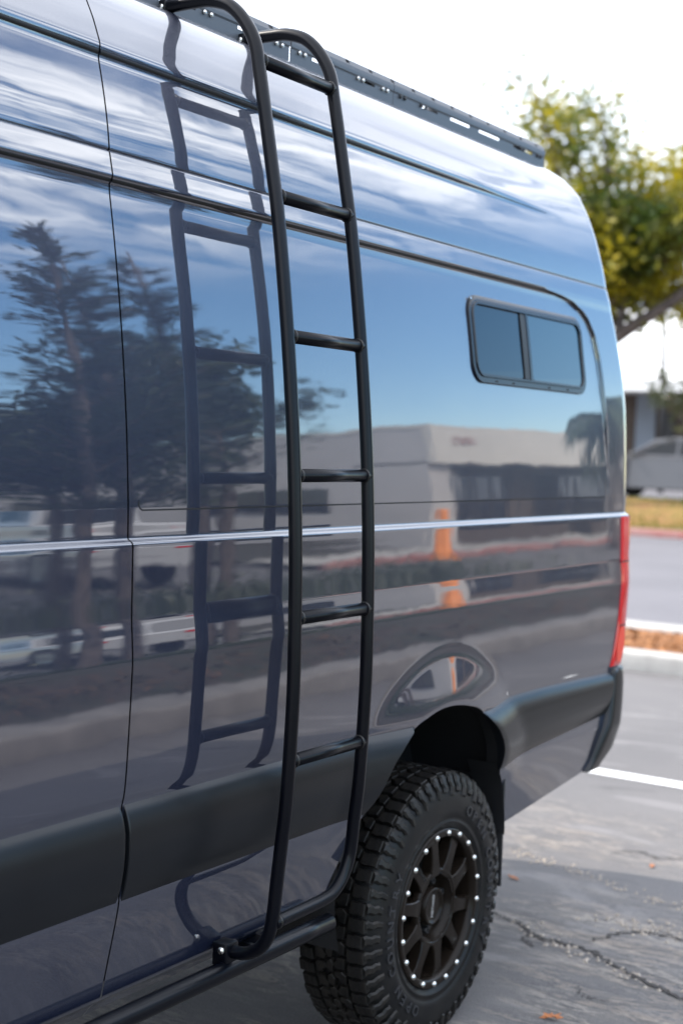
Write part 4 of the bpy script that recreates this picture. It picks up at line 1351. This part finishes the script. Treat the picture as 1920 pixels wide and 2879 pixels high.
# orange drum beside the building corner
M_or = mat('safety_orange', (.75, .22, .03), .5)
dr = empty('traffic_marker', (19.6, -11.1, 0)); tag(dr, 'orange traffic marker post mirrored beside the building corner', 'marker')
def lathe_z(prof, n, cx, cy, z0=0):
    v = []; f = []; K = len(prof)
    for i in range(n):
        a = 2 * PI * i / n; v += [(cx + r * math.cos(a), cy + r * math.sin(a), z0 + z) for r, z in prof]
    for i in range(n):
        for k in range(K - 1): f.append((i * K + k, ((i + 1) % n) * K + k, ((i + 1) % n) * K + k + 1, i * K + k + 1))
    return v, f
vv, ff = lathe_z([(.30, 0), (.30, .06), (.22, .07), (.20, .25), (.19, .26), (.18, .50), (.17, .51), (.165, .75), (.16, .76), (.155, 1.0), (.10, 1.06), (.001, 1.07)], 20, 19.6, -11.1); pyobj('body', vv, ff, M_or, dr)

# building straight ahead behind the street tree
b2 = empty('roadside_building', (46, 16, .56)); tag(b2, 'low building with white sloping roof and deep shaded eaves behind the silver car', 'building')
v = [(37.6, 4, 3.95), (37.6, 42, 3.95), (42.5, 42, 6.6), (42.5, 4, 6.6), (37.6, 4, 3.60), (37.6, 42, 3.60), (43, 42, 3.60), (43, 4, 3.60)]
pyobj('roof', v, [(0, 3, 2, 1), (0, 1, 5, 4), (4, 5, 6, 7), (0, 4, 7, 3), (1, 2, 6, 5)], M_roofw, b2, False)
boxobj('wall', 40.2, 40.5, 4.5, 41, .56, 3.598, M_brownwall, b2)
for y0, y1, m_ in ((14.95, 15.6, M_bluewall), (10.2, 12.4, M_bluewall), (18, 20, M_bluewall)):
    boxobj('wall_panel', 40.12, 40.197, y0, y1, .57, 3.59, m_, b2)
for y0 in (13.1, 14.3, 16.4):
    boxobj('door', 40.14, 40.196, y0, y0 + .55, .57, 3.0, M_black, b2)
# dark lamp post
vv, ff = sweep([(34, 12.33, .56), (34, 12.38, 3), (34, 12.48, 6.0)], [.09, .075, .06], 10)
lp = empty('lamp_post', (34, 12.33, .56)); tag(lp, 'slim dark post standing in front of the white-roofed building', 'post')
pyobj('pole', vv, ff, M_black, lp)
boxobj('lamp_head', 33.6, 34.1, 12.4, 12.6, 6.0, 6.12, M_black, lp, .02)
fe = empty('fence', (38.4, 12.2, .56)); tag(fe, 'low pale fence in front of the shaded wall at the right edge', 'fence')
for k in range(14): boxobj('fence_board', 38.36, 38.40, 9.2 + k * .27, 9.2 + k * .27 + .2, .57, 1.95, M_wallg, fe)
boxobj('fence_rail', 38.405, 38.45, 9.2, 13, 1.5, 1.6, M_wallg, fe)

# ------------------------------------------------------------------ vehicles in the surroundings
M_silver = mat('silver_car_paint', (.050, .050, .056), .30, metal=.35, coat=1.0, coat_ior=1.5)
M_wpaint = mat('white_car_paint', (.42, .42, .43), .35, coat=1.0)
M_cglass = mat('car_glass', (.006, .007, .008), .08, spec=.35)
M_tyre2 = mat('plain_tyre', (.02, .02, .02), .8)
M_rim2 = mat('alloy_rim', (.4, .4, .41), .35, metal=.9)
def car(name, loc, rot, lower, cabin, glass, W, wheels, wr, paint, label, cat):
    """outlines are side views (x along the car, z); everything is built round the origin then moved"""
    root = empty(name, loc); tag(root, label, cat)
    T = Matrix.Translation(Vector(loc)) @ Matrix.Rotation(rot, 4, 'Z')
    def put(nm, v, f, m, par=root, smooth=False):
        o = pyobj(nm, [T @ Vector(q) for q in v], f, m, par, smooth)
        return o
    def slab(out, w0, w1, zt0, zt1):
        """extrude the outline across the car, narrowing with height"""
        v = []; n = len(out)
        secs = [(-1, .90), (-.97, .97), (-.9, 1), (.9, 1), (.97, .97), (1, .90)]
        cx = sum(a for a, _ in out) / n; cz = sum(b for _, b in out) / n
        for s, k in secs:
            for a, b in out:
                t = min(1, max(0, (b - zt0) / (zt1 - zt0))); hw = (w0 + (w1 - w0) * t) / 2
                v.append((cx + (a - cx) * (1 - (1 - k) * .35), s * hw, cz + (b - cz) * (1 - (1 - k) * .8)))
        f = []
        for i in range(len(secs) - 1):
            for j in range(n): f.append((i * n + j, (i + 1) * n + j, (i + 1) * n + (j + 1) % n, i * n + (j + 1) % n))
        f.append(tuple(range(n))); f.append(tuple(reversed(range((len(secs) - 1) * n, len(secs) * n))))
        return v, f
    v, f = slab(lower, W, W * .96, .3, .95); put('body', v, f, paint, root, True).data.set_sharp_from_angle(angle=R(28))
    zb = min(b for _, b in cabin); zt = max(b for _, b in cabin)
    v, f = slab(cabin, W * .93, W * .74, zb, zt); put('cabin', v, f, paint, root, True).data.set_sharp_from_angle(angle=R(28))
    for g in glass:
        for s in (-1, 1):
            v = []
            for a, b in g:
                t = (b - zb) / (zt - zb); hw = (W * .93 + (W * .74 - W * .93) * t) / 2
                v.append((a, s * (hw * 1.0 + .006), b))
            f = [tuple(range(len(g)))]
            put('window', v, f, M_cglass)
    xs_ = sorted(cabin)
    # windscreen and rear glass
    hi = [q for q in cabin if q[1] > zb + .8 * (zt - zb)]; fr_t = max(hi); bk_t = min(hi)
    lo = [q for q in cabin if q[1] < zb + .1 * (zt - zb)]; fr_b = max(lo); bk_b = min(lo)
    for tp, bt, sg_, nm in ((fr_t, fr_b, 1, 'windscreen'), (bk_t, bk_b, -1, 'rear_window')):
        hw_b, hw_t = W * .40, W * .33
        dx, dz = tp[0] - bt[0], tp[1] - bt[1]; L = math.hypot(dx, dz); nx_, nz_ = sg_ * abs(dz) / L * .012, abs(dx) / L * .012
        a = (bt[0] + dx * .12 + nx_, bt[1] + dz * .12 + nz_); b = (bt[0] + dx * .88 + nx_, bt[1] + dz * .88 + nz_)
        put(nm, [(a[0], -hw_b, a[1]), (a[0], hw_b, a[1]), (b[0], hw_t, b[1]), (b[0], -hw_t, b[1])], [(0, 1, 2, 3)], M_cglass)
    for wx in wheels:
        for s in (-1, 1):
            yo = s * (W / 2 - .10)
            v, f = lathe_y([(.55 * wr, -.09), (.92 * wr, -.10), (wr, -.07), (wr, .07), (.92 * wr, .10), (.55 * wr, .09)], 28)
            o = put('wheel', [(a + wx, b + yo, c + wr) for a, b, c in v], f, M_tyre2, root, True)
            v, f = lathe_y([(.62 * wr, -.092), (.5 * wr, -.06), (.18 * wr, -.085), (.001, -.09)], 20)
            if s > 0: v = [(a, -b, c) for a, b, c in v]
            put('rim', [(a + wx, b + yo, c + wr) for a, b, c in v], f, M_rim2, o, True)
    x1 = max(a for a, _ in lower); x0 = min(a for a, _ in lower)
    for s in (-1, 1):
        for xx, m_, nm in ((x1 - .06, M_wpaint, 'headlight'), (x0 + .06, M_lamp, 'tail_light')):
            bm = bmesh.new(); add_box(bm, xx - .07, xx + .07, s * W * .36 - .13, s * W * .36 + .13, .66, .78, .02)
            vs_ = [tuple(q.co) for q in bm.verts]; fs_ = [tuple(q.index for q in ff_.verts) for ff_ in bm.faces] if not bm.verts.index_update() else None
            bm.free(); put(nm, vs_, fs_, m_)
        bm = bmesh.new(); cxm = fr_b[0] - .25; add_box(bm, cxm - .05, cxm + .05, s * W * .53 - .09, s * W * .53 + .09, zb + .02, zb + .16, .02)
        bm.verts.index_update(); vs_ = [tuple(q.co) for q in bm.verts]; fs_ = [tuple(q.index for q in ff_.verts) for ff_ in bm.faces]; bm.free(); put('mirror', vs_, fs_, paint)
    return root
sed_low = [(-2.25, .35), (-2.30, .62), (-2.22, .92), (-1.6, 1.0), (.85, .97), (1.75, .86), (2.22, .72), (2.30, .5), (2.2, .28), (1.82, .24), (1.72, .5), (1.45, .64), (1.15, .5), (1.05, .24), (-1.05, .24), (-1.15, .5), (-1.42, .64), (-1.72, .5), (-1.82, .26)]
sed_cab = [(-1.85, .94), (-1.25, 1.30), (-.75, 1.42), (-.1, 1.45), (.35, 1.39), (1.05, .95)]
sed_gl = [[(-1.35, 1.0), (-1.02, 1.26), (-.66, 1.34), (-.28, 1.36), (-.28, 1.0)], [(-.20, 1.0), (-.20, 1.36), (.22, 1.31), (.78, 1.0)]]
car('parked_car', (28.6, 9.85, .64), R(90), sed_low, sed_cab, sed_gl, 1.80, (-1.43, 1.43), .32, M_silver, 'silver sedan parked on the raised lot behind the grass verge', 'car')
pk_low = [(a, b * .86) for a, b in [(-2.75, .50), (-2.78, .95), (-2.70, 1.10), (.95, 1.10), (2.35, 1.05), (2.62, .88), (2.68, .55), (2.5, .38), (2.15, .36), (2.05, .62), (1.72, .80), (1.38, .62), (1.28, .36), (-1.1, .36), (-1.2, .62), (-1.55, .80), (-1.88, .62), (-1.98, .40)]]
pk_cab = [(a, b * .86) for a, b in [(-1.05, 1.09), (-.98, 1.70), (-.7, 1.80), (.30, 1.80), (.55, 1.72), (1.25, 1.08)]]
pk_gl = [[(a, b * .86) for a, b in g_] for g_ in [[(-.85, 1.14), (-.80, 1.62), (-.2, 1.66), (-.2, 1.14)], [(-.12, 1.14), (-.12, 1.66), (.38, 1.62), (.86, 1.14)]]]
car('pickup_truck', (12.0, -13.4, 0), R(-66), pk_low, pk_cab, pk_gl, 1.95, (-1.55, 1.72), .38, M_wpaint, 'white pickup truck mirrored at belt height in the door panel', 'truck')
